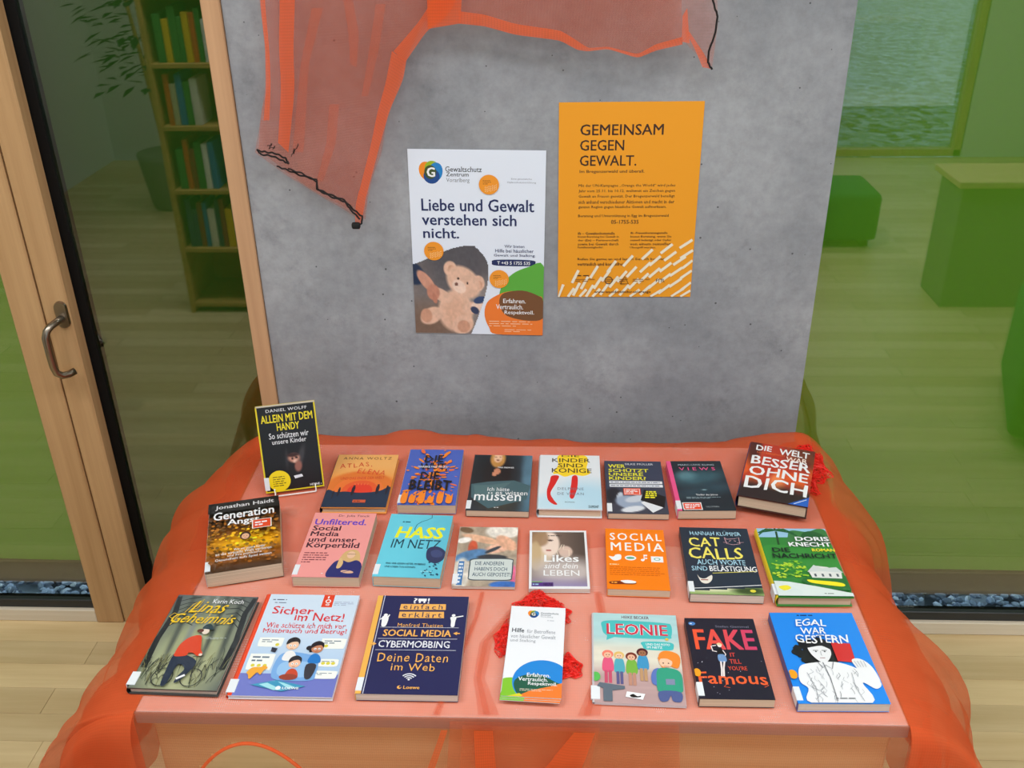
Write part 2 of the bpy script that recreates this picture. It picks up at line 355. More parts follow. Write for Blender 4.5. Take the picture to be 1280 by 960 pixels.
# reflected part of the room: shelf, counter, seats
bs = tag(empty('bookshelf', (-1.25, -.2, 0)), 'open wooden bookshelf reflected in the narrow dark window', 'bookshelf')
for sx in (-.44, .42): MB().box(sx, -.16, 0, sx+.022, .17, 1.95, .002).build('side_panel', M['shelf_wood'], bs)
SZ = [.03, .30, .57, .85, 1.11, 1.38, 1.65, 1.93]
for z in SZ: MB().box(-.418, -.158, z, .42, .168, z+.02, .002).build('shelf', M['shelf_wood'], bs)
MB().box(-.44, -.175, 0, .442, -.161, 1.95).build('back_panel', M['shelf_wood'], bs)
cols = [(190, 180, 150), (40, 110, 170), (210, 90, 30), (230, 190, 30), (60, 130, 60), (220, 215, 205), (140, 40, 40), (50, 60, 90), (236, 236, 230)]
for zi, n0 in ((1, 14), (2, 6), (3, 5), (4, 10), (5, 8)):
    x = -.39
    for k in range(n0):
        wd = random.uniform(.018, .034); hh = random.uniform(.17, .225); c_ = random.choice(cols)
        cn = {0: 'beige', 1: 'blue', 2: 'orange', 3: 'yellow', 4: 'green', 5: 'pale grey', 6: 'dark red', 7: 'navy', 8: 'white'}[cols.index(c_)]
        m_ = M.setdefault('bk'+cn, mat('book_cloth_'+cn.replace(' ', '_'), c_, .6))
        o = MB().box(-wd/2, -.07, 0, wd/2, .07, hh, .002).build('shelved_book', m_)
        o.location = (-1.25+x+wd/2, -.12, SZ[zi]+.0205)
        ORD = ['first', 'second', 'third', 'fourth', 'fifth', 'sixth', 'seventh', 'eighth', 'ninth', 'tenth', 'eleventh', 'twelfth', 'thirteenth', 'fourteenth']
        tag(o, cn+' book, '+ORD[k]+' from left on the '+{1: 'second', 2: 'third', 3: 'fourth', 4: 'fifth', 5: 'sixth'}[zi]+' lowest reflected shelf', 'book', 'upright books on the reflected bookshelf'); x += wd+.002
ct = tag(empty('counter', (2.59, -.245, 0)), 'low counter with a pale wooden top reflected in the right window', 'counter')
MB().box(-.78, -.13, 0, .8, .13, .57, .004).build('counter_body', M['grey_lino'], ct)
MB().box(-.81, -.155, .57, .805, .155, .60, .004).build('counter_top', M['cabinet_wood'], ct)
pf = tag(empty('pouf', (1.95, 1.18, 0), .35), 'square green upholstered pouf reflected at the right edge', 'seat')
MB().box(-.3, -.3, .03, .3, .3, .42, .04, 3).build('pouf_body', M['green_fabric'], pf, True)
pf.location = (1.98, .95, 0)
for sx in (-.2, .2):
    for sy in (-.2, .2): MB().box(sx-.02, sy-.02, 0, sx+.02, sy+.02, .035).build('leg', M['black_gasket'], pf)
bn = tag(empty('bench', (1.40, -1.1, 0)), 'low dark green upholstered bench reflected beside the right edge of the wall', 'seat')
MB().box(-.35, -.2, .04, .35, .2, .3, .03, 2).build('bench_cushion', M['green_fabric'], bn, True)
for sx in (-.3, .3): MB().box(sx-.02, -.15, 0, sx+.02, .15, .045).build('leg', M['black_gasket'], bn)
pp = tag(empty('potted_plant', (-2.35, -1.7, 0)), 'tall leafy potted plant reflected in the narrow dark window', 'plant')
B_ = MB(); B_.tube([(0, 0, 0), (0, 0, .02), (0, 0, .30), (0, 0, .34), (0, 0, .341)], [.12, .13, .17, .175, .15], 20); B_.build('pot', M['grey_lino'], pp, True)
B_ = MB()
for k in range(3): B_.tube([(0, 0, .33), (.04*math.cos(k*2.1), .04*math.sin(k*2.1), .8), (.12*math.cos(k*2.1), .12*math.sin(k*2.1), 1.5)], [.018, .014, .008], 7)
B_.build('stem', M['shelf_wood'], pp, True)
Vl, Fl = [], []; rsl = random.Random(12)
for k in range(420):
    th_ = rsl.uniform(0, 6.28); rr = rsl.uniform(.03, .36); z_ = rsl.uniform(.75, 1.9); c_ = Vector((rr*math.cos(th_), rr*math.sin(th_), z_)); d_ = Vector((math.cos(th_), math.sin(th_), rsl.uniform(-.6, .3))).normalized(); s_ = d_.cross(Vector((0, 0, 1))).normalized()*.026; l_ = rsl.uniform(.08, .14); n_ = len(Vl)
    Vl += [c_, c_+d_*l_*.5+s_+Vector((0, 0, .008)), c_+d_*l_, c_+d_*l_*.5-s_+Vector((0, 0, .008))]; Fl.append((n_, n_+1, n_+2, n_+3))
me = bpy.data.meshes.new('foliage'); me.from_pydata([tuple(q) for q in Vl], [], Fl); fo = link('foliage', me, mat('leaf_green', (34, 70, 30), .5), pp); fo['kind'] = 'stuff'
# ceiling lamps, fixed to the ceiling
for i, p in enumerate(LIGHTS):
    MB().box(p[0]-.66, p[1]-.28, 2.966, p[0]+.66, p[1]+.28, 3.0, .003).build('lamp_housing', M['white_lacquer'], bpy.data.objects['ceiling'])

# ---------------------------------------------------------------- table
TZ = .65; TX0, TX1, TY0, TY1 = -.648, .550, 1.070, 1.872
tb = tag(empty('table', ((TX0+TX1)/2, (TY0+TY1)/2, 0)), 'rectangular table with a white top and a wooden body under the orange netting', 'table')
cx, cy = (TX0+TX1)/2, (TY0+TY1)/2
MB().box(TX0-cx, TY0-cy, TZ-.026, TX1-cx, TY1-cy, TZ, .003, 2).build('table_top', M['white_lacquer'], tb)
MB().box(TX0-.0012-cx, TY0-.0014-cy, TZ-.0255, TX1+.0012-cx, TY0+.001-cy, TZ-.002, .0005).build('edge_shade', mat('edge_shade', (150, 128, 120), .5), tb)  # added strip, its darker colour stands for the front edge's shade under overhead light
MB().box(TX0+.018-cx, TY0+.012-cy, .06, TX1-.018-cx, TY1-.03-cy, TZ-.026, .002).build('table_body', M['cabinet_wood'], tb)
for sx in (TX0+.08-cx, TX1-.08-cx):
    for sy in (TY0+.08-cy, TY1-.1-cy): MB().box(sx-.025, sy-.025, 0, sx+.025, sy+.025, .06).build('foot', M['black_gasket'], tb)

# ---------------------------------------------------------------- netting over the table
CZ = TZ+.0022                      # top surface of the netting on the table top
_S = np.linspace(0, 90, 9001); _D = np.concatenate([[0], np.cumsum(np.sqrt(1-1/np.cosh(np.minimum(_S[1:], 50))**4)*.01)])
def drape(u, v, Al, Ar, Af, lift=0., seed=3, rip=1.0, bulge=1.0):
    """flat netting coordinates (metres, table frame) -> draped position"""
    el = np.maximum(0, TX0-u); er = np.maximum(0, u-TX1); ef = np.maximum(0, TY0-v); eb = np.maximum(0, v-TY1)
    x = np.clip(u, TX0, TX1); y = np.clip(v, TY0, TY1)
    tp = 1-.25*np.clip((v-(TY1-.14))/.14, 0, 1)**2; Al = Al*tp; Ar = Ar*tp; n1 = fbm(v*4.2+1.7, u*1.3, seed)-.5; n2 = fbm(u*5.0+8.1, v*1.0+3, seed+9)-.5
    def flare(e, A):
        A = np.maximum(A, .004); s = e/A; return A*np.tanh(s), A*np.interp(s, _S, _D)
    ol, dl = flare(el, Al*(1+rip*1.1*n1)); orr, dr = flare(er, Ar*(1+rip*1.2*n1)); of, df = flare(ef, Af*(1+rip*1.4*n2)); ob, db = flare(eb, .06+0*u)
    z = -((dl+dr)**2.2 + (df+db)**2.2 + 1e-12)**(1/2.2)
    x = x-ol+orr; y = y-of+ob
    # corners swing outwards
    x = x + .10*np.minimum(el, ef) + .22*np.minimum(er, ef)
    # long soft wrinkles running down the hanging sides
    wr = fbm(v*11+u*2.0, v*1.5+u*3+4, seed+17)-.5; es = el+er; x = x + np.where(el > er, -1, 1)*wr*.075*es/(es+.07)*(es > 0); y = y + wr*.02*es/(es+.07)
    # soft bunched ridges along the back edge and slack near the side edges
    back = np.exp(-((v-TY1-.01)/.045)**2)
    ridge = back*(.022*np.exp(-((u+.28)/.20)**2)+.030*np.exp(-((u-.56)/.13)**2)+.022*np.exp(-((u+.60)/.1)**2)+.05*np.clip(fbm(u*9, v*6, 21)-.45, 0, 1))
    side = np.exp(-((u-TX1)/.05)**2)*.006*np.clip(fbm(v*6, u*5, 23), 0, 1) + np.exp(-((u-TX0)/.05)**2)*.005*np.clip(fbm(v*5+9, u*5, 24), 0, 1)
    z = CZ + z + (ridge+side*(v > TY0+.03))*bulge + lift
    return np.stack([x, y, z], -1)
cloth = tag(empty('netting_cloth', (cx, cy, TZ)), 'large translucent orange netting spread over the whole table under the books', 'cloth')
def sheet(name, u, v, m, parent, org, mask=None, **kw):
    U, V = np.meshgrid(u, v, indexing='ij'); Pp = drape(U, V, **kw) - np.array(org)
    return grid_mesh(name, Pp, m, parent, uv=np.stack([U, V], -1), mask=mask)
ORG = (cx, cy, TZ)
def cuts(a, b, edges, n):
    g = np.linspace(a, b, n); ex = [e+d for e in edges for d in (-.02, -.012, -.006, -.002, .0, .004)]
    return np.array(sorted(set(np.round(np.concatenate([g, [q for q in ex if a < q < b]]), 5))))
U0 = cuts(TX0-.42, TX1+.42, (TX0, TX1), 170); V0 = cuts(TY0-.25, TY1+.10, (TY0, TY1), 130)
# the hem of the front is lifted at the left into an arch that shows the bare wood
Uc = (U0[:-1]+U0[1:])/2; Vc = (V0[:-1]+V0[1:])/2; UU, VV = np.meshgrid(Uc, Vc, indexing='ij')
arch = (VV < TY0-.062-((UU+.475)/.075)**2*.05) & (np.abs(UU+.475) < .09)
corner = (VV > TY1+.02) & ((UU < TX0-.02) | (UU > TX1+.02))
fr_ = (VV < TY0-.003) & (UU > TX0-.004) & (UU < TX1+.004)
sheet('cloth_front', U0, V0, M['net_front'], cloth, ORG, mask=fr_ & ~arch, Al=.222, Ar=.175, Af=.006)
sheet('cloth_top', U0, V0, M['net'], cloth, ORG, mask=~(arch | corner | fr_), Al=.222, Ar=.175, Af=.006)
# arch hem, a rolled edge
ah = []
for k in range(25):
    uu = -.475+(-1+2*k/24)*.088; vv = TY0-.062-((uu+.475)/.075)**2*.05
    p = drape(np.array(uu), np.array(vv), .235, .175, .006) - np.array(ORG); ah.append(tuple(p+np.array([0, -.003, 0])))
MB().tube(ah, .0028, 8).build('rolled_hem', M['net_fold'], cloth, True)
# the netting lies folded double under the back row
Vb = np.concatenate([np.linspace(1.475, TY1-.01, 50), np.linspace(TY1, TY1+.06, 8)]); Ub = np.linspace(TX0-.06, TX1+.04, 90)
Ug, Vg = np.meshgrid(Ub, Vb, indexing='ij'); Vg = Vg + (1-(Vg-1.475)/(TY1+.06-1.475))*(.045*(fbm(Ug*3.1, Ug*0, 61)-.5)+.02*np.sin(Ug*7)); Pb = drape(Ug, Vg, .235, .175, .006, lift=.0007)-np.array(ORG)
grid_mesh('cloth_fold', Pb, M['net_soft'], cloth, uv=np.stack([Ug, Vg], -1))
# second layer: the netting is a long bag, so the flaps are double
UL = cuts(TX0-.40, TX0+.0, (TX0,), 60); UR = cuts(TX1, TX1+.40, (TX1,), 60); V1 = cuts(TY0-.22, TY1+.01, (TY0, TY1), 110)
sheet('cloth_flap', UL, V1, M['net_side'], cloth, ORG, Al=.195, Ar=.1, Af=.03, lift=-.0008, seed=31, rip=1.3)
sheet('cloth_flap', UR, V1, M['net_side'], cloth, ORG, Al=.1, Ar=.14, Af=.03, lift=-.0008, seed=37, rip=1.3)
sheet('cloth_flap', UL[UL < TX0+.001], V1, M['net_side'], cloth, ORG, Al=.11, Ar=.1, Af=.02, lift=-.0016, seed=41, rip=1.4)
sheet('cloth_flap', UR[UR > TX1-.001], V1, M['net_side'], cloth, ORG, Al=.1, Ar=.075, Af=.02, lift=-.0016, seed=43, rip=1.4)
# centre piece of netting lying from the back row to the front, hanging over the edge
def strip_pts(left, right, nt, nw, z, hang, jit=.002, seed=5):
    """ruled strip between two pixel polylines on the table top, then hanging down the front"""
    left = np.array([px(p, z=TZ)[:2] for p in left]); right = np.array([px(p, z=TZ)[:2] for p in right])
    def res(a, n):
        t = np.linspace(0, len(a)-1, n); i = np.minimum(t.astype(int), len(a)-2); f = (t-i)[:, None]; f = f*f*(3-2*f)*.5+f*.5
        return a[i]*(1-f)+a[i+1]*f
    A, B = res(left, nt), res(right, nt); s = np.linspace(0, 1, nw)[None, :, None]
    Q = A[:, None]*(1-s)+B[:, None]*s; Zt = z+jit*(fbm(Q[..., 0]*25, Q[..., 1]*18, seed))
    Pp = np.concatenate([Q, Zt[..., None]], -1)
    return Pp
def hang_strip(x0a, x1a, x0b, x1b, depth, nt, nw, off, wav, seed):
    """part that hangs over the front edge: top from x0a..x1a, bottom from x0b..x1b"""
    t = np.linspace(0, 1, nt)[:, None]; s = np.linspace(0, 1, nw)[None]
    X = (x0a*(1-t)+x0b*t)*(1-s)+(x1a*(1-t)+x1b*t)*s; n = fbm(X*22+seed, t*2+0*s, seed)-.3
    Y = TY0-off-wav*np.minimum(1, t*3)*n; Zz = CZ+.001-depth*t+0*s
    Y = Y + 0*Zz
    return np.stack([X, Y, Zz], -1)
run = cloth; RO = np.array(ORG)
def put(name, Pp, m, parent, org): 
    d = np.linalg.norm(np.diff(Pp, axis=0), axis=-1); d = np.concatenate([np.zeros((1, Pp.shape[1])), np.cumsum(d, 0)], 0)
    e = np.linalg.norm(np.diff(Pp, axis=1), axis=-1); e = np.concatenate([np.zeros((Pp.shape[0], 1)), np.cumsum(e, 1)], 1)
    return grid_mesh(name, Pp-org, m, parent, uv=np.stack([e, d], -1))
put('runner_sheet', hang_strip(-.15, .20, -.17, .22, .24, 30, 60, .012, .03, 2), M['net_front'], run, RO)
put('runner_sheet', hang_strip(-.13, .08, -.15, .03, .24, 30, 50, .02, .04, 7), M['net_front'], run, RO)
zf = CZ+.0012
folds = [([(660, 742), (640, 760), (600, 805), (592, 850), (598, 896)], [(672, 742), (655, 765), (616, 805), (606, 850), (624, 896)]),
         ([(742, 742), (752, 800), (742, 850), (722, 897)], [(752, 742), (764, 800), (756, 850), (750, 897)]),
         ([(600, 742), (592, 775), (560, 850), (540, 896)], [(606, 742), (598, 775), (568, 850), (550, 896)])]
for a, b_ in folds:
    put('fold', strip_pts(a, b_, 40, 5, zf, 0, .002, 6), M['net_soft'], run, RO); a2 = [((3*p[0]+q[0])/4, p[1]) for p, q in zip(a, b_)]; b2 = [((p[0]+q[0])/2+2, p[1]) for p, q in zip(a, b_)]
    put('fold', strip_pts(a2, b2, 40, 4, zf+.0006, 0, .002, 6), M['net_soft'], run, RO)
put('fold', hang_strip(-.112, -.083, -.11, -.075, .20, 20, 6, .03, .02, 3), M['net_fold'], run, RO)
put('fold', hang_strip(.04, .072, -.06, .03, .16, 20, 6, .03, .02, 9), M['net_fold'], run, RO)
put('fold', hang_strip(-.162, -.152, -.21, -.198, .16, 20, 6, .03, .02, 19), M['net_fold'], run, RO)

# ---------------------------------------------------------------- netting pinned to the wall
def wall_sheet(L0, R0, nt, nw, off, wav, seed, extra=None):
    """ruled sheet between two pixel polylines measured on the wall plane; off/wav = distance to the wall"""
    A0 = np.array([px(p, y=2.0-off) for p in L0]); B0 = np.array([px(p, y=2.0-off) for p in R0])
    def res(a, n):
        t = np.linspace(0, len(a)-1, n); i = np.minimum(t.astype(int), len(a)-2); f = (t-i)[:, None]; return a[i]*(1-f)+a[i+1]*f
    A, B = res(A0, nt), res(B0, nt)
    for _ in range(2):
        A[1:-1] = (A[:-2]+2*A[1:-1]+A[2:])/4; B[1:-1] = (B[:-2]+2*B[1:-1]+B[2:])/4
    s = np.linspace(0, 1, nw)[None, :, None]; Q = A[:, None]*(1-s)+B[:, None]*s
    n = fbm(Q[..., 0]*9+seed, Q[..., 2]*2.2, seed); Q[..., 1] -= wav*(n-.2)
    return Q
wn = tag(empty('wall_netting', (-.3, 1.97, 1.6)), 'translucent orange netting with black drawstring draped across the top of the concrete wall', 'cloth')
WO = np.array([-.3, 1.97, 1.6])
def wput(name, Pp, m): return put(name, Pp, m, wn, WO)
# long left panel (front and back of the bag)
Lp = [(322, -170), (326, 0), (332, 60), (334, 105), (331, 150), (321, 185)]; Hem = [(345, 208), (396, 226), (430, 250), (452, 277)]
Rp = [(560, -170), (537, 0), (502, 75), (487, 130), (470, 190), (452, 277)]
P1 = wall_sheet([(322, -170), (326, 0), (333, 55), (334, 105), (328, 150), (321, 188)], [(600, -170), (545, 0), (507, 75), (488, 140), (470, 205), (454, 276)], 70, 70, .03, .03, 5)
tt = np.linspace(0, 1, 70)[None, :, ]; sag = (tt*(1-tt))
hem_t = np.linspace(0, 1, 70)[:, None]**3
P1[..., 2] += hem_t*sag*-.02
wput('netting_panel', P1, M['net_wall'])
P2 = P1.copy(); P2[..., 1] += .014; P2[..., 0] += .004*np.sin(P2[..., 2]*40); wput('netting_panel', P2, M['net_wall'])
for a, b_ in [([(345, -170), (350, 0), (349, 60), (352, 110), (348, 178)], [(370, -170), (369, 0), (367, 60), (369, 110), (361, 190)]),
              ([(323, -170), (325, 0), (332, 60), (333, 110), (330, 150)], [(329, -170), (331, 0), (337, 60), (339, 110), (337, 150)]),
              ([(545, -60), (540, 2), (523, 28), (492, 64)], [(600, -60), (560, 20), (534, 38), (507, 77)]),
              ([(490, 64), (482, 105), (472, 140), (464, 180), (449, 240)], [(508, 76), (504, 100), (487, 138), (475, 180), (458, 245)]),
              ([(449, 238), (445, 255), (444, 284)], [(458, 244), (455, 262), (450, 286)])]:
    wput('fold', wall_sheet(a, b_, 26, 7, .052, .006, 9), M['net_fold'])
for a, b_ in [([(424, -60), (430, 5), (436, 40), (438, 80)], [(436, -60), (442, 5), (449, 40), (446, 84)]), ([(412, 130), (408, 180), (396, 226)], [(424, 130), (420, 180), (404, 226)]),
              ([(390, 10), (376, 80), (366, 190)], [(404, 10), (386, 80), (380, 190)]), ([(470, 5), (462, 60), (452, 120)], [(482, 5), (474, 60), (460, 120)])]:
    wput('fold', wall_sheet(a, b_, 26, 7, .050, .006, 9), M['net_soft'])
# swag over the posters
SL = [(530, -170), (534, -60), (537, 34), (572, 29)]
bot = [(534, 36), (575, 29), (605, 32), (645, 43), (700, 50), (722, 62), (760, 60), (797, 72), (820, 62), (853, 55)]
top = [(534, -150), (575, -150), (605, -150), (645, -150), (700, -150), (722, -150), (760, -150), (797, -150), (820, -150), (853, -150)]
S1 = wall_sheet(top, bot, 90, 40, .045, .02, 13); wput('swag_sheet', S1, M['net_wall'])
S2 = S1.copy(); S2[..., 1] += .02; wput('swag_sheet', S2, M['net_wall'])
wput('fold', wall_sheet([(574, 14), (605, 18), (645, 30), (700, 38), (714, 46), (735, 60), (760, 58), (797, 68), (820, 55), (853, 46)], [(574, 29.5), (605, 32.5), (645, 43.5), (700, 50.5), (722, 62.5), (735, 64), (760, 61), (797, 72.5), (820, 63), (853, 55.5)], 80, 5, .068, .004, 3), M['net_fold'])
wput('fold', wall_sheet([(533, -40), (534, 0), (535, 36)], [(582, -40), (577, 0), (576, 29)], 20, 10, .07, .004, 3), M['net_fold'])
wput('netting_panel', wall_sheet([(853, -150), (855, -40), (853, 20), (857, 54)], [(890, -150), (893, -40), (897, 25), (889, 86)], 40, 16, .05, .02, 17), M['net_wall'])
wput('fold', wall_sheet([(853, 20), (852, 52)], [(859, 10), (862, 54)], 10, 5, .075, .004, 3), M['net_fold'])
wput('fold', wall_sheet([(857, 40), (868, 60), (878, 84)], [(862, 40), (882, 70), (889, 86)], 14, 5, .07, .004, 3), M['net_fold'])
def cord(pts, off, rad=.0019, loop=0.0):
    w_ = [px(p, y=2.0-off) - WO for p in pts]; a = []
    for i in range(len(w_)-1):
        for k in range(8):
            f = k/8; q = w_[i]*(1-f)+w_[i+1]*f; q[2] += .0012*math.sin((i*8+k)*1.1+loop); a.append(tuple(q))
    a.append(tuple(w_[-1])); MB().tube(a, rad, 6).build('drawstring', M['black_cord'], wn, True)
cord([(321, 188), (332, 190), (345, 192), (357, 198), (361, 205)], .07); cord([(321, 187), (326, 193), (340, 195), (354, 201), (361, 205)], .072)
cord([(346, 208), (358, 212), (375, 219), (396, 225), (396, 236), (412, 243), (430, 250), (442, 262), (453, 271), (452, 279), (444, 283)], .07)
cord([(360, 211), (378, 217), (396, 227), (397, 237), (414, 246), (431, 252), (438, 262), (450, 274)], .072)
cord([(889, -10), (893, 8), (897, 20), (894, 42), (886, 64), (885, 78), (890, 87)], .078)
MB().box(-.009, -.006, -.007, .009, .006, .007, .004, 2).build('drawstring_knot', M['black_cord'], wn, True).location = Vector(px((445, 282), y=1.925) - WO)
cord([(334, 183), (340, 180), (336, 186), (344, 183), (341, 187)], .075, .0008); cord([(364, 196), (368, 186), (367, 192), (373, 180), (371, 186)], .075, .0008)

# ---------------------------------------------------------------- bunched red nets
def red_net(label, spots, z, seed, parent=None):
    o = tag(empty('red_net', (0, 0, 0)), label, 'net'); rs = np.random.RandomState(seed)
    c0 = px(spots[0][0], z=z); o.location = (c0[0], c0[1], z); B_ = MB()
    for (pc, rx, ry, hh, n) in spots:
        c = px(pc, z=z)
        for k in range(n):
            a = rs.uniform(0, 6.28); rr = rs.uniform(0, 1)**.5; ph = rs.uniform(0, 6.28, 4); pts = []
            q0 = np.array([math.cos(a)*rr*rx, math.sin(a)*rr*ry]); d = rs.uniform(0, 6.28); ln = rs.uniform(.02, .05)
            for t in np.linspace(-1, 1, 9):
                x = q0[0]+math.cos(d)*ln*t+.008*math.sin(t*6+ph[0]); y = q0[1]+math.sin(d)*ln*t+.008*math.sin(t*5+ph[1])
                an = math.atan2(y/ry, x/rx); kk = 1.05+.16*math.sin(an*3+seed)+.16*math.sin(an*5+seed*2)+.1*math.sin(an*9); e = ((x/rx)**2+(y/ry)**2)/kk**2
                if e > 1: x /= e**.5; y /= e**.5; e = 1
                zz = .0015+hh*(1-e)**.5*(.35+.65*abs(math.sin(ph[2]+t*2.2)))
                pts.append((x+c[0]-c0[0], y+c[1]-c0[1], zz))
            B_.tube(pts, .00065, 3)
    B_.build('net_threads', M['net_red'], o); return o

# ---------------------------------------------------------------- printed art (flat print as coloured faces)
_tc = {}
def text_mesh(s, bold, res, shear, space):
    k = (s, bold, res, shear, space)
    if k in _tc: return _tc[k]
    c = bpy.data.curves.new('t', 'FONT'); c.body = s; c.resolution_u = res; c.offset = bold; c.shear = shear; c.space_character = space
    o = bpy.data.objects.new('t', c); me = bpy.data.meshes.new_from_object(o)
    V = np.array([v.co[:2] for v in me.vertices]) if len(me.vertices) else np.zeros((1, 2)); F = [list(p.vertices) for p in me.polygons]
    bpy.data.meshes.remove(me); bpy.data.objects.remove(o); bpy.data.curves.remove(c)
    _tc[k] = (V, F); return _tc[k]
WH = (240, 242, 245); BK = (18, 18, 20)
class Art:
    def __init__(s, w, h, z=0.0, step=3.0e-5):
        s.w, s.h, s.z, s.st = w, h, z, step; s.V = []; s.F = []; s.K = []; s.n = 0
    def add(s, V, F, col, dz=0.0):
        s.z += s.st
        V = np.clip(np.asarray(V, float), .0, 1.0); k = s.n
        W = np.stack([(V[:, 0]-.5)*s.w, (.5-V[:, 1])*s.h, np.full(len(V), s.z)+dz], 1)
        s.V.append(W); s.F += [[i+k for i in f] for f in F]; s.n += len(V)
        c = np.asarray(col, float); c = np.tile(c, (len(V), 1)) if c.ndim == 1 else c
        s.K.append(s2l(np.clip(c, 0, 255)))
    def solid(s, x0, y0, z0, x1, y1, z1, col, inner=None):
        """a real board in local metres; underside and edges coloured too"""
        b = np.array([[x, y, z] for z in (z0, z1) for y in (y0, y1) for x in (x0, x1)]); k = s.n
        s.V.append(b); s.F += [[i+k for i in f] for f in [(0, 2, 3, 1), (4, 5, 7, 6), (0, 1, 5, 4), (2, 6, 7, 3), (0, 4, 6, 2), (1, 3, 7, 5)]]; s.n += 8
        s.K.append(s2l(np.tile(np.asarray(col, float), (8, 1))))
    def poly(s, pts, col): s.add(pts, [list(range(len(pts)))], col); return s
    def rect(s, x0, y0, x1, y1, col): return s.poly([(x0, y0), (x1, y0), (x1, y1), (x0, y1)], col)
    def ell(s, x, y, rx, ry=None, col=WH, rot=0, n=22, a0=0, a1=360):
        """rx in cover widths; ry defaults to a circle; rot in degrees"""
        asp = s.w/s.h; ry = rx if ry is None else ry
        P_ = []
        for k in range(n if a1-a0 >= 360 else n+1):
            a = math.radians(a0+(a1-a0)*k/n); ex, ey = rx*math.cos(a), ry*math.sin(a); r = math.radians(rot)
            P_.append((x+ex*math.cos(r)-ey*math.sin(r), y+(ex*math.sin(r)+ey*math.cos(r))*asp))
        return s.poly(P_, col)
    def line(s, pts, wd, col, closed=False):
        """polyline stroke, width in cover widths"""
        asp = s.w/s.h; A = [np.array([p[0], p[1]/asp]) for p in pts]
        if closed: A.append(A[0])
        V, F = [], []
        for i, a in enumerate(A):
            t = A[min(i+1, len(A)-1)]-A[max(i-1, 0)]; t = t/(np.linalg.norm(t)+1e-9); n_ = np.array([-t[1], t[0]])*wd/2
            for q in (a+n_, a-n_): V.append((q[0], q[1]*asp))
            if i: F.append([2*i-2, 2*i-1, 2*i+1, 2*i])
        s.add(V, F, col); return s
    def blob(s, pts, col, n=6):
        """smooth closed outline through the points (Catmull-Rom)"""
        m = len(pts); o = []
        for i in range(m):
            a, b, c, d = [np.array(pts[(i+j-1) % m], float) for j in range(4)]
            for k in range(n):
                t = k/n; o.append(tuple(.5*((2*b)+(-a+c)*t+(2*a-5*b+4*c-d)*t*t+(-a+3*b-3*c+d)*t**3)))
        return s.poly(o, col)
    def T(s, txt, x0, y0, x1, y1, col=BK, bold=0.0, shear=0.0, wob=0.0, rot=0.0, res=2, space=1.0):
        """text whose ink fills the box exactly"""
        V, F = text_mesh(txt, 0.0, res, shear, space)
        if len(V) < 3: return s
        if bold:                    # heavier strokes: the outline laid down again a hair to each side
            m_ = len(V); d_ = bold*.6; V = np.concatenate([V, V+[d_, d_*.6], V+[-d_, -d_*.6], V+[d_, -d_*.6], V+[-d_, d_*.6]]); F = F+[[i+m_*k for i in f] for k in (1, 2, 3, 4) for f in F]
        V = V.copy(); a, b = V.min(0), V.max(0); V = (V-a)/(b-a)
        if wob:
            V[:, 1] += wob*np.sin(V[:, 0]*len(txt)*1.9+len(txt)) + wob*.6*np.sin(V[:, 0]*len(txt)*4.1); V[:, 0] += wob*.12*np.sin(V[:, 1]*5+V[:, 0]*len(txt)*2.3)
        X = x0+V[:, 0]*(x1-x0); Y = y1-V[:, 1]*(y1-y0)
        if rot:
            asp = s.w/s.h; cx_, cy_ = (x0+x1)/2, (y0+y1)/2; r = math.radians(rot); dx, dy = X-cx_, (Y-cy_)/asp
            X, Y = cx_+dx*math.cos(r)-dy*math.sin(r), cy_+(dx*math.sin(r)+dy*math.cos(r))*asp
        if isinstance(col[0], (tuple, list)):
            f = V[:, :1]; col = np.array(col[0])*(1-f)+np.array(col[1])*f
        dz = np.repeat(np.arange(5)*5e-6, m_) if bold else 0.0
        s.add(np.stack([X, Y], 1), F, col, dz); return s
    def greek(s, x0, y0, x1, y1, n, col, seed=1, fill=.55, last=.6):
        """small print too fine to read in the photograph"""
        rs = random.Random(seed); V, F = [], []; lh = (y1-y0)/n
        for i in range(n):
            x = x0; xe = x0+(x1-x0)*(last if i == n-1 else rs.uniform(.9, 1))
            while x < xe-.01:
                l = min(rs.uniform(.02, .09), xe-x); k = len(V); ya = y0+i*lh+lh*(1-fill)/2; yb = ya+lh*fill
                V += [(x, ya), (x+l, ya), (x+l, yb), (x, yb)]; F.append([k, k+1, k+2, k+3]); x += l+.014
        s.add(V, F, col); return s
    def img(s, fn, x0=0, y0=0, x1=1, y1=1, nx=60, ny=None, mask=None):
        """soft picture area: fn(U,V) -> (nx,ny,3) sRGB 0..255, U,V in cover coordinates"""
        ny = ny or int(nx*s.h/s.w*(y1-y0)/(x1-x0)); U, V = np.meshgrid(np.linspace(x0, x1, nx), np.linspace(y0, y1, ny), indexing='ij')
        c = fn(U, V); idx = np.arange(nx*ny).reshape(nx, ny); Fq = np.stack([idx[:-1, :-1], idx[:-1, 1:], idx[1:, 1:], idx[1:, :-1]], -1).reshape(-1, 4)
        if mask is not None:
            mk = mask(U, V); keep = mk.reshape(-1)[Fq].min(1) > .5; Fq = Fq[keep]
        s.add(np.stack([U.ravel(), V.ravel()], 1), Fq.tolist(), c.reshape(-1, 3)); return s
    def build(s, name, m, parent):
        V = np.concatenate(s.V); K = np.concatenate(s.K); me = bpy.data.meshes.new(name); me.from_pydata(V.tolist(), [], s.F); me.update()
        a = me.color_attributes.new('Col', 'FLOAT_COLOR', 'POINT'); a.data.foreach_set('color', np.concatenate([K, np.ones((len(K), 1))], 1).astype(np.float32).ravel())
        return link(name, me, m, parent)
def mixc(a, b, f): f = np.clip(f, 0, 1)[..., None]; return a*(1-f)+np.array(b, float)*f
def full(U, c): return np.tile(np.array(c, float), U.shape+(1,))
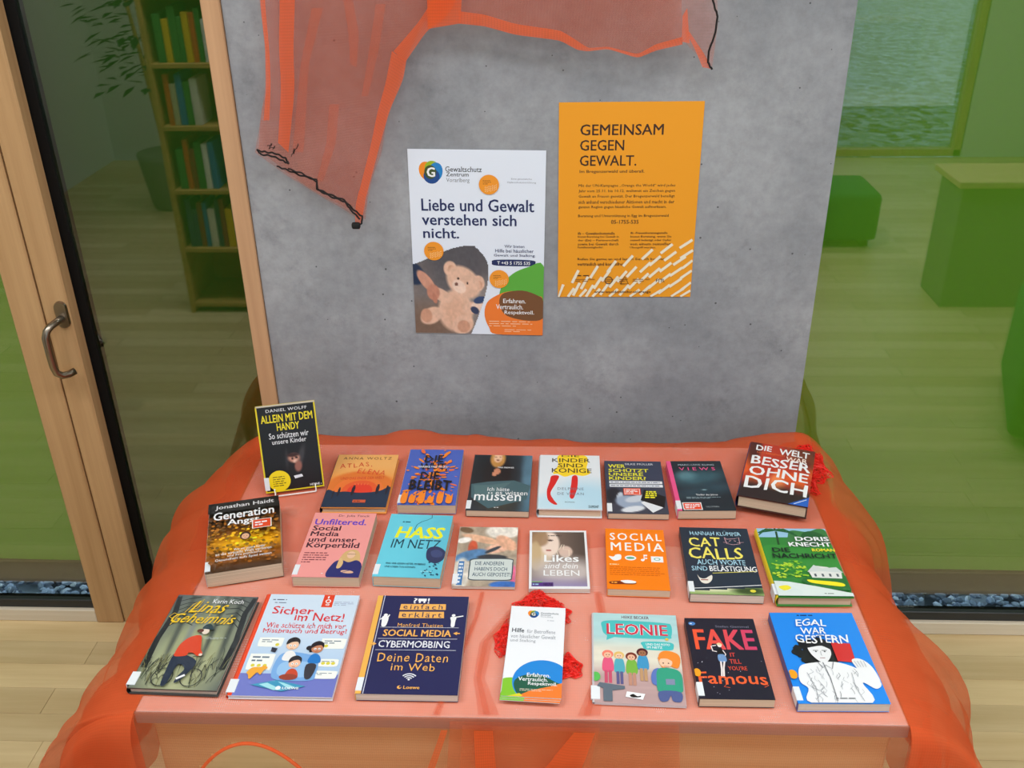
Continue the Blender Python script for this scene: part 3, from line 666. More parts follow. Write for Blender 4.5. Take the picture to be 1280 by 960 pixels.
def em(U, V, cx, cy, rx, ry, rot=0, soft=.25):
    r = math.radians(rot); dx, dy = U-cx, V-cy; a = dx*math.cos(r)+dy*math.sin(r); b = -dx*math.sin(r)+dy*math.cos(r)
    d = np.sqrt((a/rx)**2+(b/ry)**2); return np.clip((1+soft/2-d)/soft, 0, 1)
def sm(a, b, x): t = np.clip((x-a)/(b-a), 0, 1); return t*t*(3-2*t)

# ---------------------------------------------------------------- book builder
BZ = CZ+.0016                       # books lie on the netting
def fit(cs, z):
    P_ = [px(p, z=z) for p in cs]; c = sum(P_)/4; r = (P_[1]-P_[0]+P_[2]-P_[3])/2; u = (P_[0]-P_[3]+P_[1]-P_[2])/2
    a = math.atan2(r[1], r[0]); a2 = math.atan2(-u[0], u[1]); return c, math.hypot(r[0], r[1]), math.hypot(u[0], u[1]), (a+a2)/2
def scr_y(p):
    q = RW.T @ (np.array(p)-np.array([0, 0, CAM_Z])); return 480+FOC*q[1]/q[2]
def make_book(name, label, cs, thpx, art, cover=(30, 30, 30), spine=None, hard=False, pg='pages_cream', lab=True, group='books on the table', cat='book', z=None, spine_art=None, tz=0):
    z0 = BZ+tz; th = .01
    for _ in range(8):              # thickness from the visible height of the fore edge
        P_ = px(((cs[2][0]+cs[3][0])/2, (cs[2][1]+cs[3][1])/2), z=z0+th); d = scr_y((P_[0], P_[1], z0))-scr_y(P_); th *= thpx/d
    c, w_, h_, a = fit(cs, z0+th)
    e = tag(empty(name, (c[0], c[1], z0), a), label, cat, group)
    return dress(e, w_, h_, th, art, cover, spine, hard, pg, lab, spine_art)
def dress(e, w_, h_, th, art, cover, spine, hard, pg, lab, spine_art=None):
    spine = spine or cover; bt = .0024 if hard else .0005; ov = .003 if hard else .0004
    A = Art(w_, h_, th); A.solid(-w_/2, -h_/2, th-bt, w_/2, h_/2, th, cover); art(A); fc = A.build('front_cover', M['print'], e)
    Bk = Art(w_, h_); Bk.solid(-w_/2, -h_/2, 0, w_/2, h_/2, bt, cover); Bk.build('back_cover', M['print'], e)
    MB().box(-w_/2+(.002 if hard else .0006), -h_/2+ov, bt, w_/2-ov, h_/2-ov, th-bt, .0003).build('page_block', M[pg], e)
    S = Art(w_, h_)
    if hard:                        # rounded spine standing slightly proud of the boards
        n = 8; V = []; F = []
        for k in range(n+1):
            t = math.pi*k/n; x = -w_/2+.0012-math.sin(t)*.0045; zz = th/2-math.cos(t)*th/2
            for y in (-h_/2, h_/2): V.append((x, y, zz))
        for k in range(n): F.append([2*k, 2*k+2, 2*k+3, 2*k+1])
        S.V.append(np.array(V)); S.F += F; S.n += len(V); S.K.append(s2l(np.tile(np.array(spine, float), (len(V), 1))))
    else: S.solid(-w_/2-.0004, -h_/2, 0, -w_/2+.0004, h_/2, th, spine)
    so = S.build('spine', M['print'], e)
    if lab:
        lb = MB().box(-w_/2-(.005 if hard else .0006), -h_/2+.006, th-.0000, -w_/2+.009, -h_/2+.034, th+.0012)
        lb.box(-w_/2-(.0052 if hard else .0010), -h_/2+.006, .003, -w_/2-(.0042 if hard else .0004), -h_/2+.034, th+.0006)
        lb.build('library_label', M['sticker'], fc)['label'] = 'white library label wrapped over the spine'
    return e
def dot(e, w_, h_, th, v=.78):
    pass

# ---------------------------------------------------------------- the covers
def a_atlas(A):
    A.img(lambda U, V: mixc(mixc(full(U, (240, 176, 100)), (236, 150, 66), sm(.2, .6, V)), (226, 120, 44), em(U, V, .5, .75, .62, .42, soft=.1)), nx=30)
    A.ell(.5, .70, .40, col=(236, 120, 48)); A.ell(.52, .70, .29, col=(232, 92, 40)); A.ell(.52, .70, .20, col=(228, 62, 36))
    for k in range(5): A.ell(.42+.05*k, .58, .012, .03, (238, 110, 60), rot=-15+8*k)
    A.T('ANNA WOLTZ', .10, .05, .9, .10, (96, 50, 34), space=1.3)
    A.T('ATLAS,', .08, .17, .60, .27, (214, 66, 36), rot=-9, space=1.25, wob=.05); A.T('ELENA', .40, .30, .86, .39, (216, 72, 40), rot=9, space=1.25, wob=.05)
    A.T('UND DAS ENDE DER WELT', .16, .44, .86, .49, (206, 70, 34), rot=-3)
    A.blob([(-.0, .70), (.15, .73), (.3, .72), (.5, .74), (.7, .73), (.85, .70), (1, .64), (1, 1), (0, 1)], (34, 50, 74), 4); A.rect(0, .76, 1, 1, (34, 50, 74))
    for x, y, s in ((.20, .70, .05), (.12, .74, .03), (.42, .68, .07), (.80, .66, .07), (.95, .66, .05)):
        A.ell(x, y-s*.9, s*.28, col=(40, 30, 40)); A.blob([(x-s*.35, y-s*.5), (x+s*.3, y-s*.6), (x+s*.3, y+.04), (x+s*.1, y+.1), (x-s*.3, y+.1)], (40, 30, 40), 3)
    A.rect(.46, .87, .66, .92, (206, 86, 50)); A.greek(.48, .885, .64, .905, 1, (60, 30, 30))
def a_stadt(A):
    bl = (74, 100, 190); A.rect(0, 0, 1, 1, bl); rs = random.Random(4); og = (246, 138, 36)
    for k in range(120):
        a = rs.uniform(0, 6.28); r = rs.uniform(.05, .62); x, y = .5+r*math.cos(a)*.75, .5+r*math.sin(a)*.85
        if not (.02 < x < .98 and .02 < y < .98): continue
        s = rs.uniform(.012, .05); A.ell(x, y, s*rs.uniform(1.1, 2.2), s*rs.uniform(.5, .9), og if rs.random() < .85 else (236, 110, 60), rot=math.degrees(a)+rs.uniform(-20, 20), n=9)
    for x, y in ((.10, .80), (.24, .84), (.40, .80), (.56, .86), (.72, .80), (.88, .84)): A.blob([(x-.05, .98), (x-.055, y+.05), (x-.02, y), (x+.02, y+.03), (x+.05, y-.01), (x+.045, .98)], og, 4)
    d = (26, 18, 22)
    A.T('DIE', .32, .14, .66, .27, d, .03, res=1, wob=.04); A.T('WUT,', .26, .29, .76, .43, d, .03, res=1, wob=.04); A.T('DIE', .30, .45, .64, .58, d, .03, res=1, wob=.04)
    A.T('BLEIBT', .14, .60, .88, .77, d, .05, res=1, wob=.04); A.T('MAREIKE FALLWICKL', .22, .34, .76, .375, WH, .01)
def a_mussen(A):
    def f(U, V):
        c = mixc(full(U, (38, 48, 56)), (70, 104, 122), sm(.7, 1, U)); c = mixc(c, (24, 30, 34), em(U, V, .35, .4, .4, .5, soft=.6)); c = mixc(c, (96, 136, 160), em(U, V, .95, .3, .1, .5, soft=.8)*.6)
        c = mixc(c, (22, 20, 22), em(U, V, .42, .32, .24, .28, soft=.3)); c = mixc(c, (196, 140, 70), em(U, V, .41, .07, .13, .17)); c = mixc(c, (236, 190, 156), em(U, V, .41, .055, .075, .09)); c = mixc(c, (120, 60, 50), em(U, V, .41, .10, .03, .008)); c = mixc(c, (96, 60, 40), em(U, V, .375, .04, .02, .008)); c = mixc(c, (96, 60, 40), em(U, V, .445, .04, .02, .008)); c = mixc(c, (206, 136, 104), em(U, V, .42, .31, .055, .06)); c = mixc(c, (206, 136, 104), em(U, V, .38, .36, .04, .04))
        c = mixc(c, (60, 60, 50), em(U, V, .5, .8, .3, .25, soft=.8)*.8); c = mixc(c, (160, 150, 110), em(U, V, .48, .86, .06, .06, soft=.8)*.5); return c*(.9+.2*fbm(U*9, V*9, 5))[..., None]
    A.img(f, nx=46)
    A.poly([(.02, .55), (.3, .50), (.72, .47), (1, .56), (.95, .80), (.35, .96), (.05, .78)], (66, 98, 106)); A.poly([(.06, .57), (.35, .56), (.68, .5), (.3, .84), (.12, .78)], (80, 112, 116))
    A.T('TINA FRENNER', .42, .225, .70, .25, WH, .01); A.T('Ich hätte', .30, .60, .66, .665, WH); A.T('es wissen', .44, .66, .96, .73, WH); A.T('müssen', .10, .69, .86, .83, WH, .012)
    A.greek(.44, .935, .56, .95, 1, WH)
def a_konige(A):
    A.img(lambda U, V: mixc(mixc(full(U, (226, 232, 238)), (170, 214, 236), em(U, V, .75, .80, .5, .3, soft=.9)*.8), (190, 224, 240), em(U, V, .2, .9, .5, .14, soft=.9)*.8), nx=26)
    A.blob([(.32, -.0), (.74, 0), (.80, .12), (.78, .25), (.84, .34), (.72, .40), (.56, .38), (.42, .42), (.30, .37), (.22, .36), (.3, .2)], (250, 214, 40))
    A.blob([(.20, .41), (.32, .41), (.27, .55), (.19, .72), (.24, .84), (.30, .92), (.24, .92), (.15, .84), (.13, .68), (.17, .52)], (214, 34, 30)); A.blob([(.54, .41), (.62, .41), (.62, .6), (.56, .80), (.50, .80), (.50, .68), (.52, .55)], (214, 34, 30))
    g = (62, 48, 24)
    A.T('DIE', .36, -.0, .66, .035, g, .01); A.T('KINDER', .20, .065, .84, .14, g, .012); A.T('SIND', .30, .165, .72, .24, g, .012); A.T('KÖNIGE', .20, .24, .86, .345, g, .012)
    A.T('DELPHINE', .30, .62, .72, .665, (110, 124, 140), space=1.2); A.T('DE VIGAN', .30, .71, .72, .755, (110, 124, 140), space=1.2); A.T('ROMAN', .42, .87, .57, .89, (90, 100, 110)); A.T('DUMONT', .79, .93, .95, .975, (26, 60, 66), .03)
def a_wer(A):
    A.rect(0, 0, 1, 1, (56, 62, 84)); y = (232, 226, 40)
    A.T('SILKE MÜLLER', .36, .035, .86, .08, (220, 222, 230)); A.T('WER', .06, .07, .36, .14, y, .03); A.T('SCHÜTZT', .06, .145, .76, .225, y, .03); A.T('UNSERE', .06, .24, .66, .30, y, .03); A.T('KINDER?', .06, .315, .70, .38, y, .03)
    for a, b in ((.40, .45), (.465, .515)): A.rect(.06, a, .97, b, (226, 230, 236)); A.greek(.08, a+.012, .95, b-.012, 1, (90, 100, 130), seed=int(a*100), last=.97)
    def f(U, V):
        c = full(U, (58, 62, 78)); c = mixc(c, (30, 32, 44), em(U, V, .12, .68, .14, .14)); c = mixc(c, (190, 200, 214), em(U, V, .22, .70, .05, .09, 20)); c = mixc(c, (150, 166, 190), em(U, V, .38, .80, .24, .12, 8)); c = mixc(c, (196, 204, 216), em(U, V, .5, .73, .2, .06, -12)); c = mixc(c, (216, 222, 230), em(U, V, .42, .92, .2, .05, -8)); return c
    A.img(f, 0, .53, 1, 1, 40); A.poly([(.56, .80), (.72, .74), (.92, .89), (.74, .98)], (226, 230, 236)); A.poly([(.64, .56), (.99, .69), (.94, .89), (.56, .76)], (16, 16, 20))
    A.rect(.29, .54, .58, .665, (232, 78, 44)); A.rect(.305, .55, .565, .655, (240, 240, 236)); A.rect(.315, .555, .555, .65, (232, 78, 44)); A.greek(.33, .565, .54, .64, 3, WH)
    for k in range(4): A.greek(.67-.01*k, .59+.035*k, .86-.01*k, .615+.035*k, 1, y, seed=k+3, fill=.95, last=1)
def a_views(A):
    def f(U, V):
        c = mixc(full(U, (32, 40, 48)), (60, 100, 112), em(U, V, .5, .35, .5, .14, -8, .9)*.8); c = mixc(c, (110, 160, 172), em(U, V, .3, .30, .16, .09, soft=1)*.6); c = mixc(c, (50, 80, 94), em(U, V, .6, .6, .6, .12, -10, 1)*.6); return c*(.88+.24*fbm(U*5, V*9, 8))[..., None]
    A.img(f, nx=34); pk = (232, 84, 140); A.rect(0, 0, .075, 1, pk)
    A.T('MARC-UWE KLING', .20, .065, .86, .10, (170, 180, 190), .01); A.T('VIEWS', .20, .135, .86, .20, pk, .01, space=1.6)
    A.T('Thriller des Jahres', .38, .68, .76, .72, WH); A.greek(.2, .735, .88, .775, 2, (130, 150, 158)); A.ell(.55, .60, .07, .03, (60, 84, 92)); A.ell(.55, .60, .04, .018, (120, 150, 160))
    A.rect(.10, .845, .43, .985, (236, 240, 240)); A.rect(.115, .855, .415, .975, (232, 74, 44)); A.greek(.14, .87, .40, .96, 3, WH, seed=2); A.T('ULLSTEIN', .50, .915, .72, .94, (160, 170, 176))
def a_ohne(A):
    def f(U, V):
        c = full(U, (186, 52, 28)); n = fbm(U*6, V*6, 31); c = mixc(c, (226, 92, 30), sm(.4, .7, n)); c = mixc(c, (40, 26, 28), em(U, V, .95, .1, .35, .25, soft=.8)*.6); c = mixc(c, (44, 28, 28), sm(.70, .9, V+.12*n)); c = mixc(c, (246, 150, 90), em(U, V, .5, .66, .12, .12, soft=1)*.7); c = mixc(c, (50, 24, 22), em(U, V, .08, .1, .1, .3, soft=.7)*.8)
        return c
    A.img(f, nx=44)
    A.T('DIE', .10, .04, .34, .14, WH, .03, wob=.05); A.T('WELT', .46, .045, .92, .16, WH, .03, wob=.05); A.T('WAR', .58, .18, .90, .265, (246, 226, 216), .02, wob=.05)
    A.T('JULYA RABINOWICH', .12, .165, .55, .20, (236, 120, 60)); A.T('BESSER', .07, .25, .96, .41, WH, .03, wob=.05); A.T('OHNE', .07, .44, .95, .60, WH, .03, wob=.05); A.T('DICH', .05, .63, .96, .84, WH, .025, wob=.05)
    A.poly([(.72, 1), (1, .84), (1, 1)], (36, 96, 196)); A.line([(.80, .985), (.97, .885)], .012, WH)
def a_angst(A):
    A.rect(0, 0, 1, 1, (34, 26, 18)); rs = random.Random(9)
    def f(U, V):
        c = mixc(full(U, (38, 28, 22)), (150, 84, 14), sm(.15, .55, V)); c = mixc(c, (250, 186, 20), em(U, V, .55, .62, .5, .14, soft=.9)); return mixc(c, (40, 26, 16), sm(.82, .98, V)*.75)
    A.img(f, nx=30)
    for k in range(420):
        x, y = rs.uniform(0, .985), rs.uniform(.20, .93); r = rs.uniform(.014, .03)
        g = math.exp(-((y-.60)/.2)**2)*math.exp(-((x-.55)/.5)**2); t = rs.uniform(.5, 1.15)*(.62+.55*g)
        A.ell(min(max(x, r), 1-r), y, r, r, (min(255, 255*t), min(255, (150+64*g)*t), (30+20*(1-g))*t), n=8)
    A.ell(.53, .59, .075, .09, (60, 34, 20)); A.ell(.53, .60, .052, .066, (226, 176, 140)); A.ell(.51, .595, .008, .006, (50, 30, 24)); A.ell(.55, .595, .008, .006, (50, 30, 24)); A.ell(.53, .622, .016, .005, (176, 90, 80))
    A.rect(0, 0, 1, .17, (26, 22, 22))
    A.T('Jonathan Haidt', .10, .045, .93, .125, (226, 226, 230), .02); A.T('Generation', .08, .16, .93, .29, WH, .03); A.T('Angst', .28, .30, .72, .42, WH, .03)
    A.rect(.62, .36, .89, .50, (240, 236, 226)); A.rect(.635, .367, .875, .493, (226, 74, 34)); A.greek(.66, .39, .85, .47, 2, WH)
    A.T('Wie wir unsere Kinder', .38, .765, .80, .80, WH); A.T('an die virtuelle Welt verlieren', .14, .805, .88, .845, WH); A.T('und ihre psychische', .30, .85, .75, .89, WH); A.T('Gesundheit aufs Spiel setzen', .14, .895, .88, .94, WH)
def a_unf(A):
    pk = (240, 156, 152); A.rect(0, 0, 1, 1, pk); d = (60, 26, 44)
    A.T('Dr. Julia Tanck', .40, .03, .90, .075, d); A.T('Unfiltered.', .05, .105, .88, .20, (96, 60, 190), .03); A.T('Social', .05, .215, .50, .295, d, .03); A.T('Media', .05, .31, .50, .385, d, .03); A.T('und unser', .05, .40, .80, .475, d, .03); A.T('Körperbild', .05, .485, .87, .59, d, .03)
    A.greek(.06, .63, .46, .80, 5, (130, 60, 70), last=.4, fill=.4)
    A.blob([(.66, .66), (.74, .60), (.86, .60), (.93, .68), (.95, .84), (.86, .88), (.66, .88), (.60, .84)], (214, 176, 120)); A.ell(.79, .67, .062, .085, (232, 190, 160)); A.line([(.73, .66), (.86, .66)], .008, (60, 40, 40))
    A.blob([(.55, .80), (.66, .75), (.78, .78), (.90, .75), (.99, .82), (1, 1), (.52, 1)], (40, 44, 110)); A.rect(.54, .97, 1, 1, (40, 44, 110)); A.blob([(.64, .72), (.70, .78), (.68, .86), (.62, .86)], (220, 184, 130)); A.ell(.80, .92, .10, .035, (226, 180, 150), rot=8); A.line([(.68, .94), (.9, .88)], .012, (60, 54, 120))
    A.greek(.42, .94, .5, .955, 1, WH)
def a_hass(A):
    A.img(lambda U, V: mixc(full(U, (104, 206, 228)), (92, 190, 214), sm(.3, 1, U)), nx=6)
    A.line([(.66, 0), (.67, .05), (.60, .09), (.52, .12), (.46, .17), (.44, .24), (.46, .31)], .011, (24, 90, 108)); A.T('Leya Ramdani'[:5]+'', .2, .115, .2001, .1151, BK) if False else None
    A.greek(.22, .115, .46, .15, 1, (30, 100, 116)); y = (236, 240, 40)
    A.T('HASS', .16, .21, .92, .40, y, .045, shear=.15); A.T('IM NETZ', .14, .42, .90, .56, (16, 60, 76), .0, shear=.05)
    A.blob([(.72, .56), (.86, .52), (1.0, .60), (.985, .72), (.88, .78), (.74, .72)], (44, 54, 92)); A.blob([(.78, .60), (.88, .57), (.96, .62), (.94, .68), (.82, .68)], (60, 72, 118)); rs = random.Random(3)
    for k in range(22): x, y_ = rs.uniform(.72, .96), rs.uniform(.76, .97); s = rs.uniform(.008, .024); A.poly([(x-s, y_), (x, y_-s*.6), (x+s, y_+s*.2), (x, y_+s*.7)], (30, 70, 100))
    A.T('WAS WIR GEGEN HETZE, MOBBING', .14, .79, .74, .82, (20, 60, 80), .01); A.T('UND LÜGEN TUN KÖNNEN', .14, .835, .60, .865, (20, 60, 80), .01); A.greek(.69, .90, .96, .92, 1, (150, 224, 236))
def a_andere(A):
    def f(U, V):
        c = full(U, (176, 160, 140)); c = mixc(c, (232, 226, 216), em(U, V, .75, .08, .3, .12)); c = mixc(c, (206, 90, 60), em(U, V, .26, .38, .08, .14)); c = mixc(c, (226, 178, 146), em(U, V, .40, .22, .34, .06, 12)); c = mixc(c, (232, 182, 156), em(U, V, .72, .36, .28, .08, -14)); c = mixc(c, (224, 172, 142), em(U, V, .82, .28, .2, .10, 30))
        c = mixc(c, (84, 130, 176), em(U, V, .24, .50, .28, .09, -14)); c = mixc(c, (50, 60, 70), em(U, V, .6, .40, .14, .03, -24)); c = mixc(c, (240, 236, 230), em(U, V, .10, .24, .12, .05, -10)); c = mixc(c, (120, 96, 70), em(U, V, .12, .06, .12, .05, 10)); c = mixc(c, (50, 54, 60), em(U, V, .6, .53, .25, .05)); c = mixc(c, (230, 110, 150), em(U, V, .97, .86, .05, .2)); c = mixc(c, (56, 110, 190), em(U, V, .84, .97, .25, .06)); c = mixc(c, (216, 210, 200), em(U, V, .12, .80, .14, .25)); return c*(.82+.36*fbm(U*16, V*16, 40))[..., None]
    A.img(f, nx=60)
    A.blob([(.26, .56), (.55, .545), (.92, .55), (.955, .62), (.95, .84), (.90, .90), (.55, .905), (.27, .90), (.235, .82), (.235, .64)], (70, 84, 92)); A.blob([(.28, .575), (.55, .56), (.91, .565), (.935, .63), (.93, .83), (.89, .885), (.55, .89), (.28, .885), (.255, .82), (.255, .65)], (206, 216, 214))
    t = (52, 84, 106); A.T('DIE ANDEREN', .33, .60, .80, .66, t, .015, wob=.02); A.T("HABEN'S DOCH", .33, .69, .86, .75, t, .015, wob=.02); A.T('AUCH GEPOSTET!', .30, .78, .92, .84, t, .015, wob=.02)
    A.rect(.06, .60, .15, .98, (60, 120, 180)); A.greek(.07, .62, .14, .96, 6, (220, 230, 240))
def a_likes(A):
    A.rect(0, 0, 1, 1, (232, 234, 238))
    def f(U, V):
        c = full(U, (108, 92, 84)); c = mixc(c, (70, 62, 60), sm(.5, 1, U)*.8); c = mixc(c, (214, 190, 156), em(U, V, .20, .35, .22, .34, 8)); c = mixc(c, (236, 214, 200), em(U, V, .36, .25, .16, .22)); c = mixc(c, (150, 116, 84), em(U, V, .14, .12, .2, .16, 30)*.8); c = mixc(c, (196, 170, 130), em(U, V, .10, .45, .1, .25)*.9)
        c = mixc(c, (70, 50, 50), em(U, V, .36, .18, .05, .015)); c = mixc(c, (170, 96, 90), em(U, V, .33, .36, .05, .014)); c = mixc(c, (214, 186, 172), em(U, V, .62, .38, .12, .10)); c = mixc(c, (190, 180, 178), em(U, V, .6, .72, .6, .22, soft=.9)); c = mixc(c, (150, 140, 190), sm(.75, 1, V)*.9); return c
    A.img(f, .04, .03, .96, .96, 44)
    A.line([(.50, .46), (.46, .36), (.52, .34), (.56, .26), (.60, .26), (.58, .34), (.68, .35), (.68, .46), (.58, .48)], .012, (236, 220, 200)); A.greek(.32, .085, .72, .11, 1, (60, 50, 50))
    A.T('Likes', .25, .44, .84, .56, WH, .03); A.T('sind dein', .25, .58, .82, .67, WH, shear=.25, wob=.02); A.T('LEBEN', .24, .70, .84, .79, WH)
    A.rect(.04, .90, .40, .965, (84, 50, 130)); A.greek(.06, .915, .22, .95, 1, (150, 190, 220)); A.T('NEUNE', .24, .91, .39, .955, (30, 20, 50), .02); A.rect(.04, .89, .22, .90, (110, 200, 60))
def a_social(A):
    A.rect(0, 0, 1, 1, (246, 128, 12)); A.T('SOCIAL', .07, .075, .95, .20, WH, .02, space=1.25); A.T('MEDIA', .08, .24, .97, .38, WH, .02, space=1.25)
    A.blob([(.04, .48), (.12, .485), (.16, .45), (.24, .45), (.24, .52), (.16, .55), (.10, .54)], WH); A.ell(.40, .50, .095, .065, WH); A.ell(.40, .50, .07, .03, (90, 170, 140)); A.ell(.60, .53, .03, col=WH); A.rect(.62, .44, .635, .53, WH); A.rect(.62, .44, .68, .465, WH); A.ell(.66, .50, .02, col=WH)
    A.rect(.74, .465, .94, .56, WH); A.ell(.84, .51, .055, .04, (120, 190, 180)); A.ell(.84, .51, .035, .025, WH)
    A.greek(.05, .60, .30, .625, 1, (250, 220, 170)); A.greek(.05, .64, .95, .79, 5, (206, 96, 12), fill=.3, last=.9)
    A.blob([(.05, .89), (.25, .875), (.45, .885), (.44, .92), (.25, .925), (.06, .925)], (120, 46, 20)); A.greek(.07, .885, .22, .92, 1, (240, 160, 60)); A.blob([(.22, .87), (.35, .86), (.46, .88), (.44, .905), (.30, .91), (.24, .89)], WH)
def a_cat(A):
    A.rect(0, 0, 1, 1, (34, 46, 62)); lb = (170, 216, 236); y = (240, 226, 100)
    A.T('HANNAH KLÜMPER', .14, .05, .88, .125, lb, .005, wob=.05); A.T('CAT', .10, .16, .56, .30, y, .02, wob=.05); A.T('CALLS', .07, .32, .84, .49, y, .02, wob=.05); A.T('AUCH WORTE', .17, .50, .85, .575, lb, .005, wob=.05); A.T('SIND', .08, .60, .30, .665, lb, .005, wob=.05)
    A.T('BELÄSTIGUNG', .33, .575, .985, .67, WH, .02, wob=.03); A.line([(.36, .70), (.98, .66)], .01, y); p = (206, 160, 168)
    A.line([(.63, .15), (.66, .18), (.78, .17), (.84, .15), (.84, .25), (.74, .265), (.65, .25), (.63, .15)], .01, p); A.line([(.69, .21), (.72, .20)], .012, p); A.line([(.76, .20), (.79, .21)], .012, p); A.line([(.60, .23), (.68, .235)], .007, p); A.line([(.80, .235), (.90, .225)], .007, p)
    A.blob([(.14, .72), (.17, .77), (.24, .78), (.34, .73), (.33, .80), (.26, .85), (.18, .83)], (232, 226, 216)); A.line([(.18, .80), (.28, .80)], .02, (150, 60, 50))
    A.img(lambda U, V: mixc(mixc(full(U, (150, 176, 110)), (226, 224, 190), em(U, V, .3, .9, .4, .06, soft=.9)), (60, 80, 40), em(U, V, .82, .94, .22, .05, soft=.7)), .0, .88, 1, 1, 30, 8, mask=lambda U, V: (V > .97-.07*U-.02)); A.line([(0, .925), (.4, .90), (1, .855)], .012, WH); A.ell(.86, .94, .04, .03, (220, 210, 60))
def a_nach(A):
    A.rect(0, 0, 1, 1, (50, 130, 56)); A.rect(0, 0, 1, .14, (150, 196, 226)); A.blob([(.5, .03), (.72, .05), (.9, .0), (1, .05), (1, .3), (.4, .3), (.42, .12)], (60, 122, 66)); A.blob([(.62, .1), (.8, .04), (1, .16), (1, .34), (.6, .3)], (34, 92, 48))
    for k in range(9): a = -2.9+.34*k; A.line([(.26, .03), (.26+.2*math.cos(a), .04+.09*math.sin(a)+.04), (.26+.3*math.cos(a), .09+.12*math.sin(a)+.05)], .03, (30, 92, 50))
    A.line([(.27, .05), (.24, .3)], .03, (36, 76, 40)); A.blob([(0, .3), (.3, .26), (.6, .3), (1, .26), (1, .6), (0, .62)], (56, 140, 58)); rs = random.Random(5)
    for k in range(80): A.ell(rs.uniform(.04, .52), rs.uniform(.50, .74), rs.uniform(.015, .035), rs.uniform(.01, .022), rs.choice([(150, 206, 50), (190, 220, 60), (100, 170, 50)]), rot=rs.uniform(-40, 40), n=7)
    A.blob([(.42, .76), (1.0, .72), (1, .92), (.5, .86)], (40, 110, 50)); A.poly([(.52, .66), (.62, .58), (.80, .60), (.96, .68), (.94, .76), (.54, .75)], (224, 226, 224)); A.poly([(.50, .67), (.62, .57), (.72, .62), (.92, .60), (.985, .68), (.72, .66)], (206, 214, 214))
    for x in (.58, .68, .78, .88): A.rect(x, .695, x+.03, .735, (80, 90, 100))
    A.blob([(.46, .78), (.6, .79), (.85, .81), (.94, .84), (.9, .87), (.7, .85), (.5, .82)], (244, 230, 40)); A.poly([(0, .80), (.2, .81), (.55, .87), (1, .96), (1, 1), (0, 1)], (218, 230, 228)); A.poly([(0, .80), (.12, .805), (.35, .95), (.3, 1), (0, 1)], (214, 228, 226)); A.blob([(.04, .88), (.16, .86), (.2, .9), (.1, .93)], (236, 226, 50))
    dk = (16, 34, 30); A.T('DORIS', .50, .15, .98, .215, WH, .045); A.T('KNECHT', .38, .235, .98, .30, WH, .045); A.T('ROMAN', .68, .33, 1.0, .375, (240, 226, 50), .045); A.T('DIE', .12, .32, .37, .385, dk, .03); A.T('NACHRICHT', .10, .405, .995, .475, dk, .03)
    A.greek(.62, .96, .86, .975, 1, (90, 100, 100))
